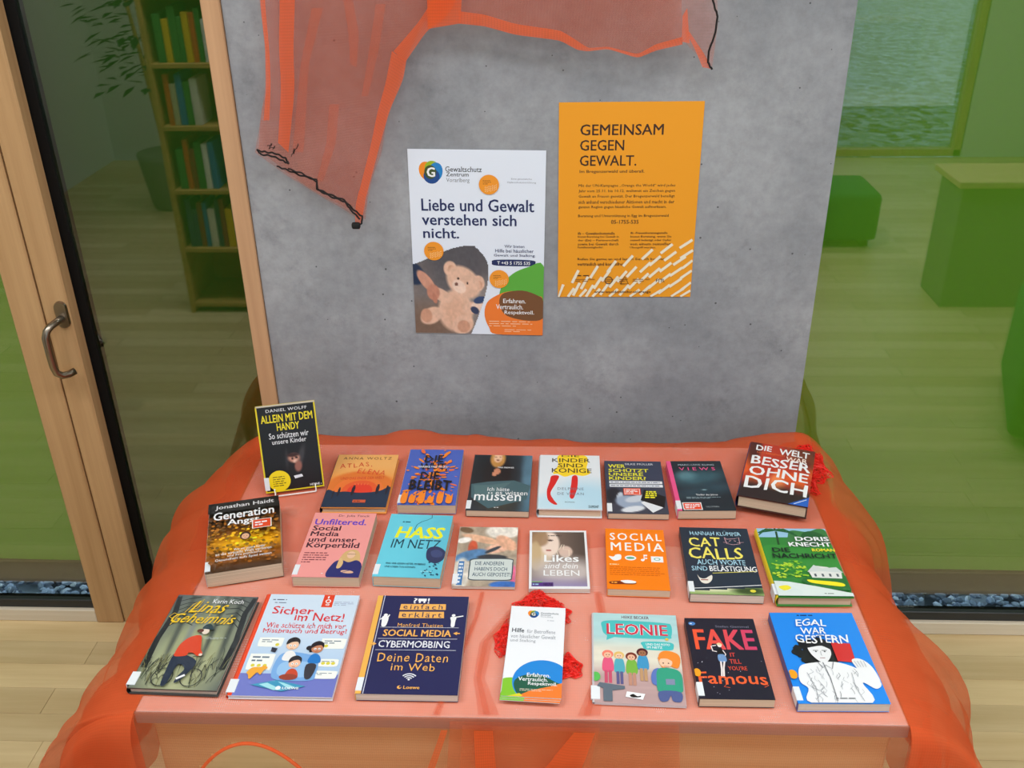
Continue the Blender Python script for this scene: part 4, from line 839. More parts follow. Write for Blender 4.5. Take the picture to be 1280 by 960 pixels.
def a_linas(A):
    def f(U, V):
        c = mixc(full(U, (78, 86, 92)), (150, 158, 120), em(U, V, .5, .62, .5, .5, soft=1.2)); c = mixc(c, (184, 188, 146), em(U, V, .48, .8, .35, .3, soft=1)*.8)
        for x, w_, k in ((.20, .05, 70), (.36, .06, 120), (.62, .05, 66), (.82, .05, 60), (.5, .03, 150)): c = mixc(c, (k, k+8, k+4), np.clip(1-np.abs(U-x-.05*V)/w_, 0, 1)*1.5*sm(.9, .5, V)*.75)
        return c*(.9+.2*fbm(U*10, V*5, 50))[..., None]
    A.img(f, nx=44); dk = (28, 34, 40)
    for s_, x in ((1, 0), (-1, 1)):
        A.line([(x+s_*.02, .02), (x+s_*.07, .2), (x+s_*.03, .5), (x+s_*.05, .8)], .07, dk)
        for k in range(6): A.line([(x+s_*.05, .08+.06*k), (x+s_*.18, .04+.05*k), (x+s_*(.30+.03*(k % 3)), .02+.065*k)], .012, dk)
    rs = random.Random(2)
    for k in range(90):
        x = rs.choice([rs.uniform(0, .3), rs.uniform(.62, .98)]); y = rs.uniform(.72, .99); l = rs.uniform(.05, .16); d_ = rs.uniform(-.07, .07); A.line([(x, y), (min(max(x+d_*.4, 0), 1), y-l*.6), (min(max(x+d_, 0), 1), y-l)], .006, rs.choice([dk, (48, 60, 52), (120, 120, 80)]))
    ye = (242, 200, 34); A.T('Karin Koch', .48, .055, .86, .105, WH); A.T('Linas', .24, .085, .70, .215, ye, .004, shear=.5, wob=.04); A.T('Geheimnis', .08, .225, .86, .335, ye, .004, shear=.5, wob=.04); A.line([(.20, .22), (.26, .12), (.36, .06), (.33, .16), (.24, .21), (.4, .20)], .008, ye)
    A.line([(.10, .30), (.04, .27), (.08, .23), (.15, .25), (.10, .36)], .008, ye); rd = (214, 66, 34)
    for cx_ in (.33, .66):                      # the bicycle
        for k in range(24):
            a = k/24*6.283; b_ = (k+1)/24*6.283; A.line([(cx_+.115*math.cos(a), .90+.085*math.sin(a)), (cx_+.115*math.cos(b_), .90+.085*math.sin(b_))], .012, dk)
    A.line([(.33, .90), (.47, .74), (.60, .72), (.66, .90)], .012, dk); A.line([(.47, .74), (.5, .92), (.60, .73)], .012, dk); A.line([(.57, .70), (.64, .68)], .012, dk)
    A.blob([(.34, .68), (.46, .68), (.60, .72), (.64, .78), (.56, .92), (.50, .96), (.50, .90), (.54, .82), (.44, .78), (.42, .97), (.36, .98), (.34, .84)], (30, 44, 66), 4); A.line([(.50, .92), (.58, .88)], .03, WH)
    A.blob([(.34, .66), (.36, .56), (.44, .49), (.54, .475), (.58, .53), (.62, .62), (.66, .66), (.62, .69), (.55, .66), (.50, .66), (.48, .69), (.36, .70)], rd, 4); A.ell(.645, .675, .02, col=(236, 214, 200))
    A.ell(.575, .43, .042, .05, (232, 216, 200)); A.ell(.51, .425, .04, .03, (96, 50, 40)); A.blob([(.52, .40), (.54, .36), (.60, .35), (.64, .385), (.66, .41), (.56, .405)], (36, 60, 70), 4)
    A.greek(.60, .49, .88, .515, 2, (170, 180, 176), fill=.4)
def a_sicher(A):
    A.rect(0, 0, 1, 1, (196, 218, 240)); A.img(lambda U, V: mixc(full(U, (206, 224, 242)), (176, 204, 234), sm(.3, .8, V)), nx=8); A.rect(0, 0, .035, 1, (230, 70, 30)); A.rect(.035, .80, 1, 1, (110, 120, 196)); rdd = (216, 40, 50)
    A.rect(.62, 0, .735, .135, (226, 66, 36)); A.T('1', .665, .015, .68, .04, WH, .02); A.ell(.68, .07, .03, col=WH); A.ell(.68, .07, .018, col=(226, 66, 36)); A.T('@', .66, .095, .705, .12, WH, .02)
    A.greek(.08, .05, .33, .07, 1, (80, 90, 120), fill=.5); A.greek(.11, .085, .32, .10, 1, (80, 90, 120), fill=.5); A.greek(.75, .07, .97, .12, 3, (150, 160, 190), fill=.3)
    A.T('Sicher', .12, .135, .56, .215, rdd, .012, wob=.05); A.T('im Netz!', .38, .20, .90, .285, rdd, .012, wob=.05); A.T('Wie schütze ich mich vor', .11, .305, .94, .36, rdd, .006, wob=.04); A.T('Missbrauch und Betrug?', .10, .365, .97, .425, rdd, .006, wob=.04)
    for x0, y0, x1, y1 in ((.10, .46, .35, .55), (.07, .62, .32, .77), (.74, .46, .99, .56), (.77, .66, .97, .73), (.69, .77, .985, .84)):
        A.blob([(x0, y0+.01), (x0+.02, y0), (x1-.02, y0), (x1, y0+.02), (x1-.005, y1-.01), (x1-.04, y1), (x0+.03, y1), (x0, y1-.015)], (240, 244, 240), 3); A.greek(x0+.03, y0+.015, x1-.03, (y0+y1)/2+.005, 2, (90, 110, 130), fill=.45)
    for x, y in ((.13, .73), (.19, .73), (.25, .73), (.82, .70), (.87, .70), (.92, .70), (.30, .53), (.80, .535)): A.ell(x, y, .02, col=(220, 210, 70))
    A.blob([(.36, .64), (.46, .60), (.66, .62), (.76, .66), (.78, .80), (.74, .86), (.42, .86), (.34, .80)], (120, 170, 226)); A.blob([(.42, .70), (.70, .70), (.72, .82), (.42, .82)], (150, 194, 236))
    def kid(x, y, r, skin, hair, shirt, bun=False):
        A.blob([(x-r*.8, y+r*1.2), (x, y+r*.8), (x+r*.9, y+r*1.3), (x+r*1.1, y+r*2.3), (x-r*.9, y+r*2.3)], shirt, 4)
        if bun: A.ell(x-r*1.4, y-r*.1, r*.55, col=hair); A.blob([(x-r*1.2, y+r*.6), (x-r*1.1, y-r*.8), (x, y-r*1.25), (x+r*1.05, y-r*.6), (x+r*.4, y)], hair, 4)
        A.ell(x, y, r, r*1.02, skin); A.blob([(x-r*1.05, y-r*.1), (x-r*.95, y-r*.9), (x, y-r*1.3), (x+r*.95, y-r*.9), (x+r*1.05, y-r*.1), (x+r*.7, y-r*.55), (x-r*.2, y-r*.5)], hair, 4)
        for s_ in (-.35, .35): A.ell(x+r*s_, y+r*.05, r*.24, col=WH); A.ell(x+r*s_, y+r*.08, r*.1, col=BK)
        A.line([(x-r*.25, y+r*.55), (x+r*.25, y+r*.55)], .005, (150, 60, 50))
    kid(.46, .535, .062, (240, 200, 170), (30, 28, 34), (236, 236, 236)); kid(.72, .565, .058, (196, 130, 96), (26, 24, 34), (30, 120, 200), True); kid(.54, .71, .058, (240, 190, 160), (24, 24, 34), (200, 70, 40))
    A.poly([(.26, .56), (.32, .57), (.31, .61), (.26, .60)], (40, 44, 60)); A.ell(.52, .835, .09, .04, (150, 60, 40)); A.blob([(.66, .72), (.76, .72), (.74, .84), (.68, .84)], (50, 50, 60), 4)
    A.blob([(.10, .80), (.14, .755), (.22, .75), (.25, .735), (.29, .755), (.26, .78), (.24, .82), (.20, .80), (.15, .86), (.12, .82)], (240, 170, 60), 4)
    A.poly([(.18, .91), (.42, .865), (.72, .915), (.50, .965)], (60, 150, 190)); A.poly([(.26, .905), (.34, .89), (.5, .95), (.42, .955)], (160, 220, 230)); A.poly([(.44, .88), (.50, .89), (.62, .925), (.56, .94)], (160, 220, 230)); A.ell(.46, .935, .025, col=WH); A.T('LOEWE', .50, .925, .66, .945, WH, .04)
def a_einfach(A):
    nv = (34, 40, 86); A.rect(0, 0, 1, 1, nv); A.rect(0, 0, .055, 1, (238, 180, 84)); A.rect(.07, 0, .078, 1, (206, 210, 226)); og = (240, 178, 92)
    A.T('?', .40, .025, .44, .085, WH, .02); A.rect(.45, .03, .54, .06, WH); A.rect(.46, .06, .48, .08, WH); A.rect(.51, .06, .53, .08, WH); A.T('!', .555, .025, .575, .085, WH, .02)
    A.poly([(.27, .095), (.76, .09), (.765, .155), (.265, .16)], og); A.poly([(.27, .18), (.75, .175), (.76, .245), (.27, .25)], og); A.T('einfach', .30, .098, .73, .15, nv, .005, space=1.3, wob=.04); A.T('erklärt', .30, .185, .73, .24, nv, .005, space=1.3, wob=.04)
    A.T('Manfred Theisen', .28, .305, .76, .345, og, 0, space=1.1, wob=.03)
    A.ell(.13, .22, .022, col=WH); A.blob([(.10, .235), (.16, .235), (.165, .29), (.15, .34), (.11, .34), (.10, .29)], WH, 4); A.line([(.16, .24), (.17, .215)], .015, WH); A.line([(.10, .25), (.08, .27)], .012, WH)
    A.ell(.86, .215, .02, col=WH); A.blob([(.83, .235), (.89, .235), (.885, .28), (.88, .335), (.845, .335), (.84, .28)], WH, 4); A.line([(.88, .235), (.965, .22)], .016, WH)
    for y in (.352, .47, .585): A.line([(.10, y), (.93, y-.004)], .006, (206, 210, 226))
    A.T('SOCIAL MEDIA', .145, .375, .86, .445, og, .035); A.T('CYBERMOBBING', .12, .49, .86, .56, (226, 230, 240), .02, wob=.03); A.poly([(.88, .408), (.92, .39), (.92, .403), (.95, .403), (.95, .413), (.92, .413), (.92, .426)], og); A.poly([(.10, .525), (.06, .505), (.06, .52), (.03, .52), (.03, .53), (.06, .53), (.06, .545)], og)
    A.T('Deine Daten', .145, .615, .86, .70, og, 0, space=1.15, wob=.03); A.T('im Web', .30, .715, .74, .785, og, 0, space=1.1, wob=.03)
    for r in (.085, .06, .035): A.line([(.50+r*math.cos(math.radians(a)), .875+r*math.sin(math.radians(a))*.72) for a in range(-140, -39, 10)], .013, (226, 230, 240))
    A.ell(.50, .868, .012, col=(226, 230, 240)); A.ell(.42, .94, .022, col=og); A.ell(.428, .936, .012, col=nv); A.T('Loewe', .46, .925, .62, .955, og, .03)
def logo(A, x, y, r, dark=False):
    A.ell(x-r*.35, y-r*.05, r*.66, r*.85, (240, 140, 30), rot=-20); A.ell(x+r*.1, y-r*.38*A.w/A.h, r*.62, r*.6, (150, 180, 30)); A.ell(x+r*.38, y, r*.62, r*.85, (30, 130, 200), rot=15); A.ell(x+r*.05, y+r*.35*A.w/A.h, r*.7, r*.66, (20, 70, 140)); A.ell(x-.05*r, y, r*.52, r*.6, (60, 80, 40))
    A.T('G', x-r*.36, y-r*.42*A.w/A.h, x+r*.36, y+r*.42*A.w/A.h, WH, .05)
def a_flyer(A):
    A.rect(0, 0, 1, 1, (236, 240, 246)); logo(A, .42, .09, .10)
    A.T('Gewaltschutz', .55, .065, .88, .085, (50, 80, 90), .01); A.T('Zentrum', .55, .09, .74, .105, (50, 80, 90), .01); A.T('Vorarlberg', .55, .112, .78, .13, (140, 150, 160)); A.greek(.68, .155, .9, .17, 1, (190, 196, 206))
    A.T('Hilfe', .06, .265, .28, .315, (60, 66, 76), .025); A.T('für Betroffene', .33, .275, .84, .318, (150, 156, 166)); A.T('von häuslicher Gewalt', .05, .335, .85, .378, (150, 156, 166)); A.T('und Stalking', .05, .39, .50, .432, (150, 156, 166))
    def disc(cx_, cy_, r, x0, y0, x1, y1, col):
        P_ = []
        for k in range(61):
            a = 2*math.pi*k/60; P_.append((min(max(cx_+r*math.cos(a), x0), x1), min(max(cy_+r*math.sin(a)*A.w/A.h, y0), y1)))
        A.poly(P_, col)
    disc(.15, 1.0, .42, 0, 0, 1, 1, (130, 196, 50)); disc(.66, .84, .50, 0, 0, 1, 1, (30, 136, 220)); A.blob([(.20, .84), (.36, .78), (.62, .77), (.9, .84), (1.0, .86), (.9, .92), (.6, .97), (.32, .985), (.22, .93)], (30, 92, 72), 5)
    A.poly([(.24, 1), (.5, .93), (.8, .885), (1, .845), (1, 1)], (240, 126, 50)); A.rect(0, .93, .2, 1, (130, 196, 50)); A.poly([(.1, 1), (.3, .965), (.36, .99), (.3, 1)], (220, 210, 50))
    A.T('Erfahren.', .40, .755, .80, .795, WH, .02); A.T('Vertraulich.', .26, .80, .76, .84, WH, .02); A.T('Respektvoll.', .43, .845, .92, .89, WH, .02); A.greek(.3, .915, .9, .945, 2, (236, 220, 200), fill=.3)
def a_leonie(A):
    A.img(lambda U, V: mixc(mixc(full(U, (176, 216, 220)), (226, 222, 206), sm(.25, .45, V)), (190, 160, 160), sm(.55, .75, V))*(.94+.1*fbm(U*3, V*24, 60))[..., None], nx=30)
    tq = (70, 190, 192); A.T('HEIKE BECKER', .34, .025, .67, .06, (90, 40, 60), .02); A.blob([(.12, .10), (.4, .085), (.85, .10), (.93, .13), (.92, .25), (.85, .29), (.3, .29), (.14, .26), (.10, .18)], tq, 5); A.poly([(.16, .27), (.26, .28), (.15, .325)], tq)
    A.T('LEONIE', .155, .125, .88, .255, WH, .07); A.T('LEONIE', .155, .125, .88, .255, (206, 50, 76), .025); A.blob([(.58, .33), (.9, .33), (.93, .39), (.88, .42), (.62, .42), (.57, .38)], tq, 4); A.T('UND DAS FOTO', .61, .345, .89, .37, WH, .02); A.T('IM NETZ', .62, .38, .80, .405, WH, .02)
    def kid(x, y, r, skin, hair, shirt, pants, hr=1.25, l=.13):
        A.ell(x, y-.004, r*hr, r*hr*1.02, hair); A.blob([(x-r*1.0, y+.05), (x, y+.035), (x+r*1.0, y+.05), (x+r*1.15, y+.05+l), (x-r*1.15, y+.05+l)], shirt, 4); A.rect(x-r*.8, y+.045+l, x-r*.1, y+.10+l*1.6, pants); A.rect(x+r*.1, y+.045+l, x+r*.8, y+.10+l*1.6, pants)
        A.ell(x, y+.008, r*.85, r*.9, skin)
        for s_ in (-.3, .3): A.ell(x+r*s_, y+.004, r*.14, col=BK)
        A.line([(x-r*.25, y+.028), (x+r*.25, y+.028)], .006, (170, 60, 60))
    kid(.16, .49, .052, (240, 190, 160), (240, 130, 110), (226, 90, 130), (200, 80, 110)); kid(.29, .50, .048, (240, 200, 170), (226, 190, 110), (80, 170, 190), (90, 90, 140)); kid(.43, .51, .052, (236, 186, 156), (120, 50, 40), (120, 180, 70), (190, 140, 120)); kid(.56, .46, .052, (160, 110, 80), (80, 30, 40), (60, 150, 200), (190, 150, 110))
    A.blob([(.64, .72), (.68, .64), (.76, .64), (.76, .80), (.66, .80)], (90, 120, 190), 4); A.blob([(.72, .64), (.84, .62), (.97, .66), (.985, .8), (.95, .88), (.72, .88), (.70, .76)], (50, 160, 130), 4); A.blob([(.72, .87), (.95, .87), (.95, .965), (.86, .965), (.84, .91), (.80, .965), (.72, .965)], (80, 96, 150), 4)
    A.blob([(.74, .54), (.76, .46), (.84, .43), (.96, .46), (.99, .53), (.95, .62), (.86, .60), (.78, .62)], (240, 140, 50), 4); A.ell(.82, .56, .075, .08, (246, 200, 170)); A.blob([(.73, .52), (.80, .47), (.9, .49), (.92, .56), (.84, .52)], (240, 140, 50), 4); A.ell(.79, .57, .009, col=BK); A.ell(.85, .57, .009, col=BK); A.line([(.79, .605), (.85, .605)], .007, (170, 60, 60)); A.rect(.80, .74, .90, .80, (130, 140, 170))
    A.poly([(.06, .80), (.34, .83), (.34, .86), (.2, .88), (.2, .99), (.10, .99), (.10, .86), (.03, .84)], (96, 110, 124)); A.poly([(.36, .885), (.56, .905), (.53, .965), (.34, .94)], WH); A.T('Oetinger'[:3]+'', .36, .9, .3601, .901, BK) if False else None
    A.blob([(.39, .925), (.43, .91), (.47, .93), (.51, .925), (.50, .94), (.42, .945)], BK, 4); A.ell(.02, .74, .05, .07, (90, 190, 90)); A.ell(.02, .74, .05, .07, (90, 190, 90)); A.ell(.86, .30, .02, col=(240, 190, 50))
def a_fake(A):
    A.rect(0, 0, 1, 1, (28, 26, 44)); A.ell(.09, .075, .05, .038, (70, 130, 200)); A.greek(.06, .065, .12, .085, 1, WH); A.T('Stefan Gemmel', .42, .095, .90, .125, (110, 110, 130), .01)
    A.T('FAKE', .08, .15, .94, .41, ((240, 88, 50), (206, 60, 110)), .035); A.T('IT', .54, .45, .61, .50, (214, 66, 60), .02); A.T('TILL', .51, .53, .67, .585, (214, 70, 56), .02); A.T("YOU'RE", .47, .615, .73, .665, (214, 74, 50), .02); A.T('Famous', .04, .69, .96, .83, (236, 96, 48), .02, wob=.03)
    A.line([(.42, .82), (.36, .86), (.44, .87)], .01, (236, 96, 48)); A.line([(.9, .78), (.96, .84), (.9, .86)], .01, (236, 96, 48)); s_ = (236, 226, 226)
    A.ell(.42, .36, .03, .035, s_); A.blob([(.38, .345), (.42, .325), (.46, .35), (.44, .36)], (230, 210, 160), 4); A.line([(.37, .44), (.31, .43), (.30, .37), (.37, .36)], .016, s_); A.blob([(.37, .41), (.45, .41), (.45, .475), (.38, .475)], (16, 14, 20), 4); A.line([(.45, .42), (.48, .47), (.45, .52)], .014, s_); A.blob([(.37, .48), (.46, .48), (.47, .56), (.37, .56)], (110, 150, 200), 4); A.line([(.39, .56), (.38, .66), (.36, .74)], .024, s_); A.line([(.44, .56), (.41, .64), (.39, .74)], .024, s_)
    rs = random.Random(8)
    for k in range(16): A.ell(rs.uniform(.05, .95), rs.uniform(.45, .95), .006, col=(200, 200, 214), n=6)
    A.ell(.035, .70, .05, .075, (240, 160, 30))
def a_egal(A):
    A.rect(0, 0, 1, 1, (30, 136, 236)); A.greek(.32, .02, .64, .045, 1, (20, 50, 110))
    rs = random.Random(6); A.blob([(.24, .46), (.28, .36), (.40, .33), (.58, .34), (.66, .40), (.68, .50), (.62, .56), (.56, .58), (.30, .60), (.20, .56)], (24, 24, 30), 5)
    for k in range(60): a = rs.uniform(1.9, 5.2); q = rs.uniform(.8, 1.12); A.ell(.41+.24*q*math.cos(a), .46+.125*q*math.sin(a), rs.uniform(.018, .042), col=(24, 24, 30), n=7)
    A.blob([(.32, .40), (.44, .37), (.54, .40), (.56, .48), (.50, .56), (.44, .59), (.38, .56), (.32, .48)], (232, 234, 238), 5); A.blob([(.30, .42), (.36, .36), (.52, .36), (.57, .44), (.48, .40), (.38, .41)], (24, 24, 30), 4)
    for x in (.39, .49): A.line([(x-.03, .452), (x+.03, .452)], .010, (60, 60, 66)); A.ell(x, .465, .012, .01, (60, 60, 66))
    A.line([(.445, .46), (.435, .505), (.45, .508)], .005, (120, 122, 130)); A.line([(.41, .535), (.47, .535)], .009, (150, 100, 104))
    A.poly([(.60, .36), (.82, .375), (.80, .585), (.60, .57)], (206, 44, 46)); g = (150, 154, 164)
    A.blob([(.10, .72), (.16, .62), (.34, .585), (.56, .58), (.72, .62), (.84, .68), (.96, .76), (.98, .82), (.90, .86), (.78, .80), (.80, 1), (.14, 1), (.16, .86), (.10, .80)], (236, 238, 242), 5); A.rect(.16, .92, .80, 1, (236, 238, 242)); A.blob([(.76, .56), (.84, .54), (.92, .58), (.97, .66), (.98, .80), (.88, .84), (.82, .72), (.78, .64)], (236, 238, 242), 4)
    for k in range(46):
        x, y = rs.uniform(.18, .78), rs.uniform(.62, .97); A.line([(x, y), (x+rs.uniform(-.03, .03), y+.03), (x+rs.uniform(-.05, .05), y+.06)], .0045, rs.choice([g, (110, 114, 124), (180, 184, 192)]))
    A.line([(.42, .59), (.44, .75), (.43, .99)], .008, (90, 94, 104)); A.line([(.36, .585), (.40, .65), (.44, .62), (.50, .66), (.54, .585)], .008, (90, 94, 104)); A.line([(.20, .70), (.24, .85), (.22, 1)], .006, g); A.line([(.70, .70), (.68, .85), (.72, .99)], .006, g)
    for k in range(4): A.line([(.78+.035*k, .575), (.80+.03*k, .64)], .005, g)
    A.greek(.42, .955, .78, .97, 1, (120, 124, 130)); A.ell(.035, .72, .05, .07, (240, 160, 30)); A.T('EGAL', .26, .10, .62, .18, WH, .02, shear=.2, wob=.06); A.T('WAR', .30, .20, .58, .275, WH, .02, shear=.2, wob=.06); A.T('GESTERN', .20, .285, .82, .38, WH, .02, shear=.15, wob=.06)
def a_allein(A):
    A.rect(0, 0, 1, 1, (226, 204, 30)); A.rect(.022, .0, .978, .985, (16, 16, 20)); y = (240, 220, 30)
    def f(U, V):
        c = full(U, (16, 16, 20)); c = mixc(c, (60, 58, 62), em(U, V, .66, .62, .05, .16, 28, .8)); c = mixc(c, (44, 42, 46), em(U, V, .42, .62, .03, .12, 5, .8)); c = mixc(c, (196, 140, 120), em(U, V, .54, .62, .10, .055, soft=.5)); c = mixc(c, (60, 34, 30), em(U, V, .53, .585, .1, .022, soft=.5)); c = mixc(c, (230, 190, 170), em(U, V, .56, .66, .04, .02, soft=.8)); c = mixc(c, (150, 96, 84), em(U, V, .60, .72, .06, .07, 40, .5)); c = mixc(c, (30, 24, 26), em(U, V, .515, .625, .02, .012)); c = mixc(c, (30, 24, 26), em(U, V, .585, .618, .02, .012)); return c
    A.img(f, .3, .46, .82, .88, 34); A.poly([(.50, .83), (.64, .82), (.66, .85), (.52, .865)], (226, 230, 240))
    A.T('DANIEL WOLFF', .17, .03, .86, .065, (226, 226, 230), .005, space=1.1); A.T('ALLEIN MIT DEM', .07, .095, .94, .185, y, .025); A.T('HANDY', .32, .20, .70, .285, y, .025); A.T('So schützen wir', .17, .305, .84, .375, (230, 230, 234), .01); A.T('unsere Kinder', .21, .385, .79, .44, (230, 230, 234), .01)
    A.ell(.25, .87, .19, col=(240, 214, 20)); A.greek(.14, .81, .36, .94, 5, (60, 50, 20), fill=.35, last=.8); A.T('HEYNE ‹', .76, .945, .96, .97, (230, 230, 234), .03)

BK_ = [
 ('atlas', [(424, 568.5), (498.7, 568.5), (482, 634.4), (401, 634)], 8, a_atlas, (236, 160, 80), (40, 44, 60), 1, 'pages_cream', 0, 'orange sunset cover with small dark figures, back row beside the standing black book', (226, 150, 76)),
 ('stadt', [(514.5, 562), (581, 562), (568, 631), (495, 631.5)], 11, a_stadt, (74, 100, 190), (210, 196, 180), 0, 'pages_cream', 1, 'blue cover with orange splashes and black capitals, second from left in the back row', None),
 ('mussen', [(594, 568.5), (666.5, 569.5), (660, 639.5), (582, 638)], 7.5, a_mussen, (40, 52, 60), None, 0, 'pages_cream', 1, 'dark teal cover with a blond woman in black and a glass shard', None),
 ('konige', [(676, 568.6), (749.6, 569.7), (752.4, 637), (672, 636)], 11, a_konige, (226, 232, 238), (210, 216, 222), 1, 'pages_cream', 0, 'thick white hardback with a yellow dress and red legs on the cover', None),
 ('wer', [(755.5, 576.3), (826, 576.7), (836, 643), (760, 641.5)], 7, a_wer, (56, 62, 84), None, 0, 'pages_cream', 1, 'grey blue cover with yellow capitals ending in a question mark', None),
 ('views', [(832.4, 576), (899.5, 576.7), (921.5, 638), (848, 638.7)], 10.5, a_views, (36, 48, 56), (232, 84, 140), 0, 'pages_cream', 1, 'dark cloudy cover with a pink spine and pink title', None),
 ('ohne', [(939, 553), (1020.5, 564), (1008.5, 634.7), (922.3, 618)], 15, a_ohne, (60, 28, 26), (30, 56, 110), 1, 'pages_cream', 0, 'tilted red and black hardback with big white letters, rightmost of the back row', None),
 ('angst', [(263, 638.4), (349, 624.6), (352.4, 704), (255, 717.5)], 17, a_angst, (40, 30, 22), (200, 196, 190), 0, 'pages_cream', 1, 'thick tilted book with a dense field of golden balls, leftmost of the middle row', None),
 ('unf', [(397, 641), (472.4, 641.7), (447, 720.5), (361, 722.5)], 12, a_unf, (240, 156, 152), None, 0, 'pages_cream', 1, 'pink cover with violet title and a blond woman in dark blue', None),
 ('hass', [(491.5, 643), (567, 644), (549.5, 723), (463, 720.4)], 12, a_hass, (104, 206, 228), None, 0, 'pages_cream', 1, 'light turquoise cover with yellow title and a shattering phone', None),
 ('andere', [(576.4, 658.7), (648, 659), (643, 733.5), (563.7, 733)], 3, a_andere, (200, 196, 190), None, 0, 'pages_white', 1, 'thin book with a photo of hands and phones above a grey title box', None),
 ('likes', [(663.6, 663.3), (732.7, 663.1), (737.5, 736), (660, 736)], 4.8, a_likes, (226, 228, 232), None, 0, 'pages_white', 0, 'thin white-edged book with a blond girl photo and white lettering, above the leaflet stack', None),
 ('social', [(757.2, 660.5), (829, 662.7), (838.2, 738.2), (758.8, 736)], 9, a_social, (246, 128, 12), None, 0, 'pages_cream', 0, 'plain bright orange book with a white two-line title and four white icons', None),
 ('cat', [(850, 659.3), (934.2, 660.5), (955.1, 744.9), (862, 742.5)], 10, a_cat, (34, 46, 62), None, 0, 'pages_white', 1, 'dark slate cover with pale yellow hand lettering and a cat face', None),
 ('nach', [(947.5, 661), (1031.3, 660.5), (1066.8, 746.6), (971, 746.6)], 12, a_nach, (50, 130, 56), (240, 216, 40), 1, 'pages_cream', 1, 'green garden cover with a white house and a yellow spine, rightmost of the middle row', None),
 ('linas', [(224, 743.3), (322.7, 746.5), (271, 863.7), (159.7, 859.6)], 8, a_linas, (60, 66, 66), (40, 40, 40), 1, 'pages_white', 1, 'grey green forest cover with a cyclist in a red sweater, leftmost of the front row', None),
 ('sicher', [(336.5, 743.3), (449.8, 743.8), (415.2, 871.7), (282.7, 869.3)], 4.5, a_sicher, (226, 232, 242), (230, 70, 30), 1, 'pages_white', 1, 'pale blue hardback with red spine and three cartoon children on a sofa', None),
 ('einfach', [(474.8, 745), (587, 745.3), (571.2, 868.5), (441.6, 867.6)], 8.5, a_einfach, (34, 40, 86), (238, 180, 84), 0, 'pages_white', 1, 'navy blue book with an ochre spine strip and ochre and white lettering', None),
 ('leonie', [(740.8, 764.4), (843.3, 770.8), (860, 882), (744, 878)], 3, a_leonie, (200, 200, 206), None, 1, 'pages_white', 1, 'slim comic-style book with turquoise bubble title and five cartoon children', None),
 ('fake', [(857, 773), (941, 773), (969.8, 875), (873, 873.3)], 10, a_fake, (28, 26, 44), None, 0, 'pages_cream', 1, 'black cover with large red orange letters and a small dancing woman', None),
 ('egal', [(962.8, 767), (1066, 765), (1111.4, 879.7), (997, 879.7)], 10, a_egal, (30, 136, 236), (24, 70, 150), 0, 'pages_white', 1, 'bright blue cover with an ink drawn person holding up a red card', None)]
for key, cs, tp, art, cov, sp, hd, pg, lb, lab, _ in BK_:
    e = make_book('book', lab, cs, tp, art, cov, sp, bool(hd), pg, bool(lb), tz=.012 if key == 'ohne' else 0)
    if key == 'atlas': pass
red_net('bunched bright red net lying under and around the leaflet stack', [((672, 760), .040, .035, .012, 90), ((690, 768), .030, .03, .010, 70), ((634, 800), .020, .04, .007, 60), ((711, 835), .020, .024, .008, 60), ((660, 810), .04, .05, .003, 30)], CZ, 3)
red_net('bunched bright red net sticking out behind the tilted red and black book', [((1012, 586), .040, .052, .018, 240), ((1004, 572), .03, .04, .022, 90), ((1000, 560), .04, .018, .012, 70), ((1015, 612), .014, .03, .010, 40), ((975, 590), .04, .05, .007, 60)], CZ, 5)

# leaflets: a fanned stack of three
fl = [(636.6, 757), (703.7, 761.5), (705, 876.5), (629.8, 868.5)]
for k in range(3):
    cs = [(x-.4*(2-k), y+2.6*(2-k)) for x, y in fl]; z = BZ+.0075+.0016*k; c, w_, h_, a = fit(cs, z)
    e = tag(empty('leaflet', (c[0], c[1], z), a+.006*(k-1)), ['bottom leaflet of the stack on the red net, only its lower edge showing', 'middle leaflet of the stack on the red net, only its lower edge showing', 'top white leaflet with green, blue and orange circles, lying on the red net'][k], 'leaflet', 'folded leaflets')
    A = Art(w_, h_, .0011); A.solid(-w_/2, -h_/2, .0006, w_/2, h_/2, .0011, (230, 234, 240)); a_flyer(A) if k == 2 else (A.rect(0, 0, 1, 1, (236, 240, 246)), A.rect(0, .93, .4, 1, (130, 196, 50)), A.rect(.4, .9, 1, 1, (240, 126, 50)))
    A.build('outer_page', M['print'], e)
    I = Art(w_, h_); I.solid(-w_/2, -h_/2, 0, w_/2-.001, h_/2, .0004, (226, 230, 236)); I.build('inner_page', M['print'], e)

# standing book on its wire stand
tilt = math.radians(14); yaw = math.radians(11)
P0 = px((333, 617), z=BZ+.006); P1_ = px((405.5, 607.5), z=BZ+.006); bw = .124; bh = .186
sb = tag(empty('book', (P0+P1_)/2, 0), 'black book with yellow border and title, upright on a white wire stand', 'book', 'books on the table')
yaw = math.atan2(P1_[1]-P0[1], P1_[0]-P0[0]); bw = math.hypot(P1_[1]-P0[1], P1_[0]-P0[0])
sb.rotation_euler = (math.radians(90)-tilt, 0, yaw)
class Off: pass
